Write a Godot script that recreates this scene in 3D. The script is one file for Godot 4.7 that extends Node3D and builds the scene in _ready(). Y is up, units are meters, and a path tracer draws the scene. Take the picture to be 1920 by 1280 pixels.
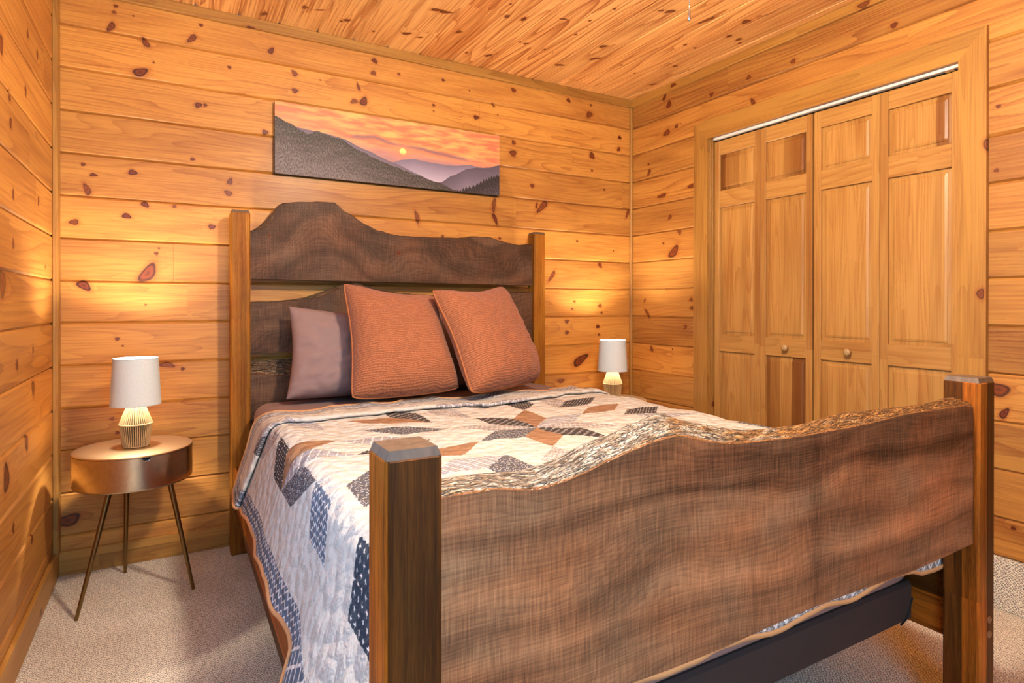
extends Node3D
# A knotty-pine bedroom: live-edge bed, quilt, two bedside lamps, bifold closet.

const RW := 3.041          # room width (x), back wall at z = 0, left wall at x = 0
const RH := 2.44           # ceiling height
const RD := 3.95           # room depth, the camera stands near the front wall
const PITCH := 0.175       # face height of a wall board
const JOINT := 2.25575     # height of the uppermost board joint
const WT := 0.12           # wall thickness behind the boards

var M := {}                # materials by name
var rng := RandomNumberGenerator.new()

# ------------------------------------------------------------------ helpers
func mb() -> SurfaceTool:
	var st := SurfaceTool.new()
	st.begin(Mesh.PRIMITIVE_TRIANGLES)
	return st

func tri(st: SurfaceTool, a: Vector3, b: Vector3, c: Vector3, ua := Vector2.ZERO, ub := Vector2.ZERO, uc := Vector2.ZERO) -> void:
	st.set_uv(ua); st.add_vertex(a)
	st.set_uv(ub); st.add_vertex(b)
	st.set_uv(uc); st.add_vertex(c)

func quad(st: SurfaceTool, a: Vector3, b: Vector3, c: Vector3, d: Vector3, ua := Vector2.ZERO, ub := Vector2.ZERO, uc := Vector2.ZERO, ud := Vector2.ZERO) -> void:
	tri(st, a, b, c, ua, ub, uc)
	tri(st, a, c, d, ua, uc, ud)

# a triangle turned so that its front looks away from o
func tri_out(st: SurfaceTool, o: Vector3, a: Vector3, b: Vector3, c: Vector3, uvf: Callable) -> void:
	var n := (b - a).cross(c - a)
	var ua: Vector2 = uvf.call(a)
	var ub: Vector2 = uvf.call(b)
	var uc: Vector2 = uvf.call(c)
	if n.dot((a + b + c) / 3.0 - o) > 0.0:
		tri(st, a, c, b, ua, uc, ub)
	else:
		tri(st, a, b, c, ua, ub, uc)

func quad_out(st: SurfaceTool, o: Vector3, a: Vector3, b: Vector3, c: Vector3, d: Vector3, uvf: Callable) -> void:
	tri_out(st, o, a, b, c, uvf)
	tri_out(st, o, a, c, d, uvf)

# a box with chamfered edges
func cbox(st: SurfaceTool, lo: Vector3, hi: Vector3, ch: float, uvf: Callable, xf := Transform3D()) -> void:
	st.set_smooth_group(-1)
	var o := xf * ((lo + hi) * 0.5)
	var inv := xf.affine_inverse()
	var f := func(p: Vector3) -> Vector2: return uvf.call(inv * p)
	var P := func(s: Vector3, ax: int) -> Vector3:
		var p := Vector3()
		for k in 3:
			var e: float = hi[k] if s[k] > 0 else lo[k]
			p[k] = e if k == ax else e - s[k] * ch
		return xf * p
	for ax in 3:
		var u := (ax + 1) % 3
		var v := (ax + 2) % 3
		for sg in [-1.0, 1.0]:
			var q := []
			for w in [[-1, -1], [1, -1], [1, 1], [-1, 1]]:
				var s := Vector3()
				s[ax] = sg; s[u] = w[0]; s[v] = w[1]
				q.append(P.call(s, ax))
			quad_out(st, o, q[0], q[1], q[2], q[3], f)
		if ch > 0.0:
			for su in [-1.0, 1.0]:
				for sv in [-1.0, 1.0]:
					var s0 := Vector3(); var s1 := Vector3()
					s0[ax] = -1; s1[ax] = 1
					s0[u] = su; s1[u] = su; s0[v] = sv; s1[v] = sv
					quad_out(st, o, P.call(s0, u), P.call(s1, u), P.call(s1, v), P.call(s0, v), f)
	if ch > 0.0:
		for sx in [-1.0, 1.0]:
			for sy in [-1.0, 1.0]:
				for sz in [-1.0, 1.0]:
					var s := Vector3(sx, sy, sz)
					tri_out(st, o, P.call(s, 0), P.call(s, 1), P.call(s, 2), f)

# a tube along points, radius one number or one per point
func tube(st: SurfaceTool, pts: PackedVector3Array, rad: Array, seg := 8, cap := true, closed := false) -> void:
	st.set_smooth_group(0)
	var n := pts.size()
	var rings := []
	var side := Vector3.ZERO
	var run := 0.0
	var runs := []
	for i in n:
		var d: Vector3
		if closed:
			d = pts[(i + 1) % n] - pts[(i - 1 + n) % n]
		else:
			d = pts[mini(i + 1, n - 1)] - pts[maxi(i - 1, 0)]
		d = d.normalized()
		if side == Vector3.ZERO:
			side = d.cross(Vector3.UP if absf(d.y) < 0.9 else Vector3.RIGHT).normalized()
		else:
			side = (side - d * side.dot(d)).normalized()
		var up := side.cross(d)
		var r: float = rad[i] if rad.size() > 1 else rad[0]
		var ring := []
		for k in seg:
			var a := TAU * k / seg
			ring.append(pts[i] + (side * cos(a) + up * sin(a)) * r)
		rings.append(ring)
		if i > 0:
			run += pts[i].distance_to(pts[i - 1])
		runs.append(run)
	var last := n if closed else n - 1
	for i in last:
		var j := (i + 1) % n
		for k in seg:
			var l := (k + 1) % seg
			var v0: float = runs[i]
			var v1: float = runs[j] if j > 0 else runs[i] + 0.01
			quad(st, rings[i][k], rings[j][k], rings[j][l], rings[i][l], Vector2(float(k) / seg, v0), Vector2(float(k) / seg, v1), Vector2(float(k + 1) / seg, v1), Vector2(float(k + 1) / seg, v0))
	if cap and not closed:
		st.set_smooth_group(-1)
		for k in seg:
			var l := (k + 1) % seg
			tri(st, pts[0], rings[0][k], rings[0][l])
			tri(st, pts[n - 1], rings[n - 1][l], rings[n - 1][k])

# a profile of (radius, height) turned about the y axis through c
func lathe(st: SurfaceTool, prof: Array, c: Vector3, seg := 48, smooth := true) -> void:
	st.set_smooth_group(0 if smooth else -1)
	for i in prof.size() - 1:
		var p: Vector2 = prof[i]
		var q: Vector2 = prof[i + 1]
		for k in seg:
			var a := TAU * k / seg
			var b := TAU * (k + 1) / seg
			var A := c + Vector3(cos(a) * p.x, p.y, sin(a) * p.x)
			var B := c + Vector3(cos(b) * p.x, p.y, sin(b) * p.x)
			var C := c + Vector3(cos(b) * q.x, q.y, sin(b) * q.x)
			var D := c + Vector3(cos(a) * q.x, q.y, sin(a) * q.x)
			var u0 := float(k) / seg
			var u1 := float(k + 1) / seg
			quad(st, A, D, C, B, Vector2(u0, p.y), Vector2(u0, q.y), Vector2(u1, q.y), Vector2(u1, p.y))

# a grid of points (rows of equal length) as a smooth sheet
func sheet(st: SurfaceTool, rows: Array, uvs: Array, flip := false) -> void:
	st.set_smooth_group(0)
	for j in rows.size() - 1:
		for i in rows[j].size() - 1:
			var a: Vector3 = rows[j][i]; var b: Vector3 = rows[j][i + 1]; var c: Vector3 = rows[j + 1][i + 1]; var d: Vector3 = rows[j + 1][i]
			if flip:
				quad(st, a, d, c, b, uvs[j][i], uvs[j + 1][i], uvs[j + 1][i + 1], uvs[j][i + 1])
			else:
				quad(st, a, b, c, d, uvs[j][i], uvs[j][i + 1], uvs[j + 1][i + 1], uvs[j + 1][i])

func obj(called: String, st: SurfaceTool, m: Material, parent: Node = self) -> MeshInstance3D:
	st.generate_normals()
	st.index()
	var o := MeshInstance3D.new()
	o.name = called
	o.mesh = st.commit()
	o.material_override = m
	o.cast_shadow = GeometryInstance3D.SHADOW_CASTING_SETTING_ON
	parent.add_child(o, true)
	return o

var used := {}
func numbered(n: String) -> String:
	used[n] = used.get(n, 0) + 1
	return n if used[n] == 1 else "%s_%03d" % [n, used[n] - 1]

func tag(o: Node, label: String, category := "", group := "", kind := "") -> Node:
	o.set_meta("label", label)
	if category: o.set_meta("category", category)
	if group: o.set_meta("group", group)
	if kind: o.set_meta("kind", kind)
	return o

func thing(called: String, label: String, category: String, at := Vector3.ZERO, group := "") -> Node3D:
	var o := Node3D.new()
	o.name = numbered(called)
	add_child(o, true)
	o.position = at
	tag(o, label, category, group)
	return o

func shell(called: String, label: String) -> Node3D:
	var o := Node3D.new()
	o.name = called
	add_child(o, true)
	tag(o, label, "", "", "structure")
	return o

func mat(albedo: Color, rough := 0.6, metal := 0.0, spec := 0.5) -> StandardMaterial3D:
	var m := StandardMaterial3D.new()
	m.albedo_color = albedo
	m.roughness = rough
	m.metallic = metal
	m.metallic_specular = spec
	return m

func hashf(a: float) -> float:
	return fposmod(sin(a * 127.1 + 11.7) * 43758.5453, 1.0)

# noise drawn small and stretched: streaks along x (kx > 1) or y
func streaks(W: int, H: int, kx: int, ky: int, freq: float, sd: int, oct := 3) -> PackedByteArray:
	var n := FastNoiseLite.new()
	n.seed = sd
	n.noise_type = FastNoiseLite.TYPE_SIMPLEX_SMOOTH
	n.frequency = freq
	n.fractal_octaves = oct
	var im := n.get_image(maxi(8, W / kx), maxi(8, H / ky), false, false, true)
	im.convert(Image.FORMAT_L8)
	im.resize(W, H, Image.INTERPOLATE_CUBIC)
	return im.get_data()

func tex(im: Image) -> ImageTexture:
	return ImageTexture.create_from_image(im)

func noise_tex(freq: float, size := 512, sd := 1, cellular := false, oct := 3, ramp: Gradient = null) -> NoiseTexture2D:
	var n := FastNoiseLite.new()
	n.seed = sd
	n.frequency = freq
	n.fractal_octaves = oct
	n.noise_type = FastNoiseLite.TYPE_CELLULAR if cellular else FastNoiseLite.TYPE_SIMPLEX_SMOOTH
	if cellular:
		n.cellular_return_type = FastNoiseLite.RETURN_DISTANCE
		n.fractal_type = FastNoiseLite.FRACTAL_NONE
	var t := NoiseTexture2D.new()
	t.width = size
	t.height = size
	t.seamless = true
	t.noise = n
	if ramp: t.color_ramp = ramp
	return t

# ------------------------------------------------------------------ wood
# boards: [y0, y1, tone, warmth] in metres; knots: x, y, r, stretch, angle in a flat list
func pine(wm: float, hm: float, W: int, H: int, boards: Array, knots: Array, light: Color, dark: Color, sd: int, contrast := 1.0) -> Image:
	var N := W * H
	var disp := PackedFloat32Array()
	disp.resize(N)
	var sx := W / wm
	var sy := H / hm
	for k in range(0, knots.size(), 5):
		var r: float = knots[k + 2]
		var cx: float = knots[k] * sx
		var cy: float = (hm - knots[k + 1]) * sy
		var ex := r * 4.5 * sx
		var ey := r * 2.2 * sy
		for j in range(maxi(0, int(cy - ey * 2.0)), mini(H, int(cy + ey * 2.0))):
			for i in range(maxi(0, int(cx - ex * 2.0)), mini(W, int(cx + ex * 2.0))):
				var dx := (i - cx) / ex
				var dy := (j - cy) / ey
				disp[j * W + i] += exp(-2.0 * (dx * dx + dy * dy)) * (1.0 if dy > 0.0 else -1.0) * r * 42.0
	var warp := streaks(W, H, 30, 3, 0.030, sd, 2)
	var grain := streaks(W, H, 40, 1, 0.22, sd + 5, 2)
	var blotch := streaks(W, H, 32, 5, 0.06, sd + 9, 2)
	var out := PackedByteArray()
	out.resize(N * 3)
	var lr := light.r * 255.0; var lg := light.g * 255.0; var lb := light.b * 255.0
	var dr := dark.r * 255.0; var dg := dark.g * 255.0; var db := dark.b * 255.0
	for j in H:
		var y := hm * (1.0 - (j + 0.5) / H)
		var bi := 0
		for b in boards.size():
			if y >= boards[b][0] and y < boards[b][1]:
				bi = b
				break
		var bd: Array = boards[bi]
		var hsh := hashf(bi * 3.17 + sd)
		var kk := 10.0 + 40.0 * hsh
		var t: float = (y - (bd[0] + bd[1]) * 0.5 + (hashf(bi * 7.3 + sd) - 0.5) * 0.12) * kk
		var shift := int(hashf(bi * 5.1 + sd) * N)
		var tone: float = bd[2]
		var warm: float = bd[3]
		var amp := (0.14 + 0.26 * hashf(bi * 1.9 + sd)) * contrast
		for i in W:
			var id := j * W + i
			var s := id + shift
			if s >= N: s -= N
			var f := t + (warp[s] - 127) * 0.022 + disp[id]
			var g := f - floorf(f)
			var c := g * g * g * amp + (grain[s] - 127) * 0.0016 * contrast + (blotch[s] - 127) * 0.0016 + warm
			c = clampf(c, 0.0, 1.0)
			out[id * 3] = clampi(int((lr + (dr - lr) * c) * tone), 0, 255)
			out[id * 3 + 1] = clampi(int((lg + (dg - lg) * c) * tone), 0, 255)
			out[id * 3 + 2] = clampi(int((lb + (db - lb) * c) * tone), 0, 255)
	for k in range(0, knots.size(), 5):
		knot(out, W, H, knots[k] * sx, (hm - knots[k + 1]) * sy, knots[k + 2], knots[k + 3], deg_to_rad(knots[k + 4]), sx, sy)
	return Image.create_from_data(W, H, false, Image.FORMAT_RGB8, out)

func knot(out: PackedByteArray, W: int, H: int, cx: float, cy: float, r: float, asp: float, an: float, sx: float, sy: float) -> void:
	var R := r * asp * 2.6
	var ca := cos(an); var sa := sin(an)
	var h1 := hashf(cx * 0.37 + cy)
	var depth := 0.72 + 0.28 * h1
	for j in range(maxi(0, int(cy - R * sy)), mini(H, int(cy + R * sy) + 1)):
		for i in range(maxi(0, int(cx - R * sx)), mini(W, int(cx + R * sx) + 1)):
			var mx := (i + 0.5 - cx) / sx
			var my := -(j + 0.5 - cy) / sy
			var ax := (mx * ca + my * sa) / (r * asp)
			var ay := (-mx * sa + my * ca) / r
			var d := sqrt(ax * ax + ay * ay) * (1.0 + 0.12 * sin(atan2(ay, ax) * 3.0 + h1 * 6.0))
			if d > 2.5: continue
			var id := (j * W + i) * 3
			var core := clampf((1.08 - d) / 0.2, 0.0, 1.0)
			var ring := exp(-pow((d - 0.88) / 0.2, 2.0))
			var eye := exp(-pow(d / 0.28, 2.0))
			var halo := exp(-pow(maxf(d - 0.9, 0.0) / 0.6, 2.0)) * 0.42
			var kr := 112.0 - 66.0 * ring - 40.0 * eye
			var kg := 46.0 - 32.0 * ring - 20.0 * eye
			var kb := 13.0 - 8.0 * ring
			var a := core * depth
			var tone := [[kr, 138.0], [kg, 66.0], [kb, 20.0]]
			for q in 3:
				var v := float(out[id + q])
				v = lerpf(v, tone[q][1], halo * (1.0 - core))
				out[id + q] = int(lerpf(v, tone[q][0], a))

func varnish(im: Image, rough := 0.55, coat := 0.13) -> StandardMaterial3D:
	var m := mat(Color.WHITE, rough, 0.0, 0.38)
	m.albedo_texture = tex(im)
	m.clearcoat_enabled = true
	m.clearcoat = coat
	m.clearcoat_roughness = 0.30
	return m

# rough-sawn stained slab: rings that follow a bent edge, fine saw marks across, darker clouds
func slab_img(W: int, H: int, bend: Array, light: Color, dark: Color, sd: int, rings: float, saw: float, knots: Array = [], across := true, heart := 0.0, ring_amp := 0.15) -> Image:
	var N := W * H
	var warp := streaks(W, H, 20, 6, 0.035, sd, 2)
	var marks := streaks(W, H, 2, 30, 0.33, sd + 3, 2) if across else streaks(W, H, 30, 2, 0.33, sd + 3, 2)
	var fine := streaks(W, H, 1, 24, 0.55, sd + 4, 1) if across else streaks(W, H, 10, 1, 0.45, sd + 4, 1)
	var grain := streaks(W, H, 30, 1, 0.25, sd + 6, 2)
	var cloud := streaks(W, H, 26, 10, 0.06, sd + 8, 3)
	var rust := streaks(W, H, 24, 14, 0.09, sd + 12, 2)
	var bandn := FastNoiseLite.new()
	bandn.seed = sd
	bandn.frequency = 0.22 * minf(1.0, 36.0 / rings)
	bandn.fractal_octaves = 3
	var bands := PackedFloat32Array()
	for k in 4096:
		bands.append(bandn.get_noise_1d((k - 1024) / 1024.0 * rings))
	var out := PackedByteArray()
	out.resize(N * 3)
	var lr := light.r * 255.0; var lg := light.g * 255.0; var lb := light.b * 255.0
	var dr := dark.r * 255.0; var dg := dark.g * 255.0; var db := dark.b * 255.0
	for j in H:
		var y := (j + 0.5) / H
		for i in W:
			var id := j * W + i
			var b: float = bend[i * (bend.size() - 1) / W]
			var y2 := y + b * (1.0 - y * 0.6) + (warp[id] - 127) * 0.0004
			var f := y2 * rings
			var g := f - floorf(f)
			var c := 0.42 + (g * g - 0.33) * ring_amp + bands[clampi(int((y2 + 1.0) * 1024.0), 0, 4095)] * (0.24 if heart > 0.0 else 0.26)
			c += heart * exp(-pow((y2 - 0.30) / 0.16, 2.0)) * (float(i) / W)
			c += (marks[id] - 127) * 0.0013 * saw + (fine[id] - 127) * 0.0014 * saw + (grain[id] - 127) * 0.0008 + (cloud[id] - 127) * 0.0013
			if heart > 0.0: c += 0.13 * exp(-pow((float(i) / W - 0.556) / 0.012, 2.0)) + 0.10 * exp(-pow((float(i) / W - 0.43) / 0.006, 2.0)) * y
			c = clampf(c, 0.0, 1.0)
			var ru := (rust[id] - 120) * 0.0007
			out[id * 3] = clampi(int((lr + (dr - lr) * c) * (1.0 + ru * 0.6)), 0, 255)
			out[id * 3 + 1] = clampi(int((lg + (dg - lg) * c) * (1.0 - ru * 0.1)), 0, 255)
			out[id * 3 + 2] = clampi(int((lb + (db - lb) * c) * (1.0 - ru * 0.7)), 0, 255)
	for k in range(0, knots.size(), 5):
		knot(out, W, H, knots[k] * W, knots[k + 1] * H, knots[k + 2] * W, knots[k + 3], deg_to_rad(knots[k + 4]), 1.0, 1.0)
	return Image.create_from_data(W, H, false, Image.FORMAT_RGB8, out)

func height_of(im: Image) -> ImageTexture:
	var g: Image = im.duplicate()
	g.convert(Image.FORMAT_L8)
	return tex(g)

# ------------------------------------------------------------------ quilt print
const E := 0.16
var q_w := 0.0
var q_h := 0.0
var q_u0 := 0.0
var q_v0 := 0.0
var q_img := PackedByteArray()
var q_W := 0
var q_H := 0

func cloth_print(kind: int, a: float, b: float) -> Color:
	# a, b in metres
	var w := Color(0.80, 0.78, 0.75)
	match kind:
		0:
			return Color(0.57, 0.43, 0.32)
		1: # dark with white dashes in rows
			var row := floorf(b / 0.016)
			var fa := fposmod(a / 0.026 + row * 0.5, 1.0)
			var fb := fposmod(b / 0.016, 1.0)
			return w if fa < 0.34 and fb > 0.3 and fb < 0.62 else Color(0.27, 0.24, 0.23)
		2: # dark grey with pale squiggles
			var s := sin(a * 260.0 + 2.2 * sin(b * 210.0))
			var t := sin((a + b) * 300.0 + 2.0 * sin((a - b) * 170.0))
			return w.darkened(0.1) if s * t > 0.55 else Color(0.33, 0.32, 0.33)
		3: # mauve grey with pale crosshatch
			var s := absf(fposmod((a + b) / 0.03, 1.0) - 0.5)
			var t := absf(fposmod((a - b) / 0.03, 1.0) - 0.5)
			if s < 0.07 or t < 0.07: return w
			return Color(0.50, 0.48, 0.49) if fposmod(a * 300.0, 1.0) > 0.35 else Color(0.66, 0.64, 0.64)
		4: # pale fine speckle
			var s := sin(a * 700.0 + sin(b * 400.0) * 2.0) * sin(b * 760.0 + sin(a * 380.0) * 2.0)
			return Color(0.46, 0.40, 0.38) if s > 0.06 else w.darkened(0.06)
		5: # blue grey with zigzag
			var z := absf(fposmod(a / 0.028, 1.0) - 0.5) * 0.03
			var f := fposmod((b + z) / 0.026, 1.0)
			if f < 0.24: return w
			return Color(0.40, 0.43, 0.48) if fposmod(f * 6.0, 1.0) > 0.3 else Color(0.30, 0.33, 0.38)
		6: # diamonds
			var s := absf(fposmod((a * 0.8 + b) / 0.044, 1.0) - 0.5)
			var t := absf(fposmod((a * 0.8 - b) / 0.044, 1.0) - 0.5)
			if s > 0.40 or t > 0.40: return w
			return Color(0.42, 0.46, 0.51) if fposmod((s + t) * 6.0, 1.0) > 0.4 else Color(0.30, 0.34, 0.40)
		7: # blue black with small pale stars
			var row := floorf(b / 0.022)
			var fa := absf(fposmod(a / 0.026 + row * 0.5, 1.0) - 0.5)
			var fb := absf(fposmod(b / 0.022, 1.0) - 0.5)
			return w if fa + fb < 0.20 or fa * fb < 0.004 and fa + fb < 0.34 else Color(0.21, 0.24, 0.28)
	return w

func q_px(i: int, j: int, c: Color) -> void:
	var id := (j * q_W + i) * 3
	q_img[id] = int(c.r * 255.0)
	q_img[id + 1] = int(c.g * 255.0)
	q_img[id + 2] = int(c.b * 255.0)

func q_dir(k: int) -> Vector2:
	var a := k * PI / 4.0
	return Vector2(sin(a), -cos(a)) * E      # 0 = towards the head, 2 = right

func q_diamond(o: Vector2, k: int, kind: int) -> void:
	var p := q_dir(k)
	var q := q_dir(k + 1)
	var det := p.x * q.y - p.y * q.x
	var lo := o; var hi := o
	for v in [o + p, o + q, o + p + q]:
		lo = lo.min(v); hi = hi.max(v)
	var sx := q_W / q_w
	var sy := q_H / q_h
	for j in range(maxi(0, int((lo.y - q_v0) * sy) - 2), mini(q_H, int((hi.y - q_v0) * sy) + 3)):
		for i in range(maxi(0, int((lo.x - q_u0) * sx) - 2), mini(q_W, int((hi.x - q_u0) * sx) + 3)):
			var d := Vector2(q_u0 + (i + 0.5) / sx, q_v0 + (j + 0.5) / sy) - o
			d += Vector2(sin(d.y * 320.0), sin(d.x * 340.0)) * 0.0012
			var a := (d.x * q.y - d.y * q.x) / det
			var b := (p.x * d.y - p.y * d.x) / det
			if a >= 0.0 and a <= 1.0 and b >= 0.0 and b <= 1.0:
				q_px(i, j, cloth_print(kind, a * E, b * E))

func q_band(u0: float, u1: float, v0: float, v1: float, kind: int, along_v: bool) -> void:
	var sx := q_W / q_w
	var sy := q_H / q_h
	for j in range(maxi(0, int((v0 - q_v0) * sy)), mini(q_H, int((v1 - q_v0) * sy))):
		for i in range(maxi(0, int((u0 - q_u0) * sx)), mini(q_W, int((u1 - q_u0) * sx))):
			var u := q_u0 + (i + 0.5) / sx
			var v := q_v0 + (j + 0.5) / sy
			q_px(i, j, cloth_print(kind, v if along_v else u, u if along_v else v))

func quilt_image() -> Image:
	q_W = 1792; q_H = 1920
	q_u0 = 0.24; q_v0 = 0.10; q_w = 2.42; q_h = 2.50
	q_img.resize(q_W * q_H * 3)
	var cream := Color(0.74, 0.715, 0.675)
	var soft := streaks(q_W, q_H, 4, 4, 0.2, 77, 3)
	for id in q_W * q_H:
		var t := 1.0 + (soft[id] - 127) * 0.0003
		q_img[id * 3] = mini(255, int(cream.r * 255.0 * t))
		q_img[id * 3 + 1] = mini(255, int(cream.g * 255.0 * t))
		q_img[id * 3 + 2] = mini(255, int(cream.b * 255.0 * t))
	var inner := [0, 3, 4, 1, 0, 2, 4, 1]     # fabrics of the star's eight points, clockwise from the head
	var tips := [1, 0, 4, 3, 4, 0, 2, 4]
	var side := [[2, 4], [1, 4], [3, 1], [2, 1], [2, 3], [3, 2], [3, 1], [1, 0]]   # beyond each inner corner
	var C := Vector2(1.5, 1.3)
	var per := E * (2.0 + sqrt(2.0)) * 1.7071
	for c in [C, C + Vector2(-per, 0), C + Vector2(per, 0), C + Vector2(0, per), C + Vector2(-per, per), C + Vector2(per, per), C + Vector2(0, -per), C + Vector2(-per, -per)]:
		var first: bool = c == C
		for k in 8:
			var kind: int = inner[k]
			if not first:
				# half and quarter stars at the edges: only the points that face the middle
				var p := (q_dir(k) + q_dir(k + 1)).normalized()
				if p.dot((C - c).normalized()) < (0.3 if absf(c.x - C.x) < 0.01 or absf(c.y - C.y) < 0.01 else 0.85): continue
				kind = [1, 0, 3, 2, 2, 3, 0, 1][k]
				if c.y > 2.0: kind = 7
			q_diamond(c, k, kind)
	for k in 8:
		q_diamond(C + q_dir(k) + q_dir(k + 1), k, tips[k])
		var far := q_dir(k) * (1.0 + sqrt(2.0))
		q_diamond(C + far, k, side[k][0])
		q_diamond(C + far, k - 1, side[k][1])
	for sg in [-1.0, 1.0]:                      # the points beside the half stars at both edges
		var s := C + Vector2(sg * per, 0)
		for v in [-1.0, 1.0]:
			var near := s + Vector2(-sg * E * 0.7071, v * E * 1.7071)
			var out := s + Vector2(-sg * E * 1.7071, v * E * 1.7071)
			var k := (4 if sg < 0 else 3) if v > 0 else (7 if sg < 0 else 0)
			q_diamond(near, k, 5 if v > 0 else 4)
			q_diamond(out, k, 2 if v > 0 else 3)
	# border print
	q_band(q_u0 - 0.1, 0.421, q_v0, 2.36, 5, true)
	q_band(2.515, q_u0 + q_w, q_v0, 2.36, 5, true)
	q_band(q_u0, q_u0 + q_w, q_v0, 0.215, 3, false)
	q_band(0.48, q_u0 + q_w, 2.385, q_v0 + q_h, 4, false)
	for i in 60:
		var u := 0.5 + i * 0.035
		for w in 2:
			for s in 40:
				var a := s / 39.0
				var x := u + (a if w == 0 else 1.0 - a) * 0.0175 + w * 0.0175
				var y := 2.428 + a * 0.030
				for t in 4:
					var ii := int((x + t * 0.0012 - q_u0) / q_w * q_W)
					var jj := int((y - q_v0) / q_h * q_H)
					if ii >= 0 and ii < q_W and jj >= 0 and jj < q_H:
						q_px(ii, jj, Color(0.95, 0.92, 0.88))
	q_band(q_u0 - 0.1, 0.418, 1.835, q_v0 + q_h, 6, true)
	return Image.create_from_data(q_W, q_H, false, Image.FORMAT_RGB8, q_img)

# ------------------------------------------------------------------ the printed canvas
func ridge(x: float, pts: Array, rough: float, sd: float) -> float:
	var y := 0.0
	for k in pts.size() - 1:
		if x >= pts[k].x and x <= pts[k + 1].x:
			var t: float = (x - pts[k].x) / (pts[k + 1].x - pts[k].x)
			y = lerpf(pts[k].y, pts[k + 1].y, t * t * (3.0 - 2.0 * t) * 0.4 + t * 0.6)
	return y + rough * (sin(x * 60.0 + sd) * 0.5 + sin(x * 131.0 + sd * 2.0) * 0.35 + absf(sin(x * 307.0 + sd)) * 0.6 - 0.3)

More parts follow.
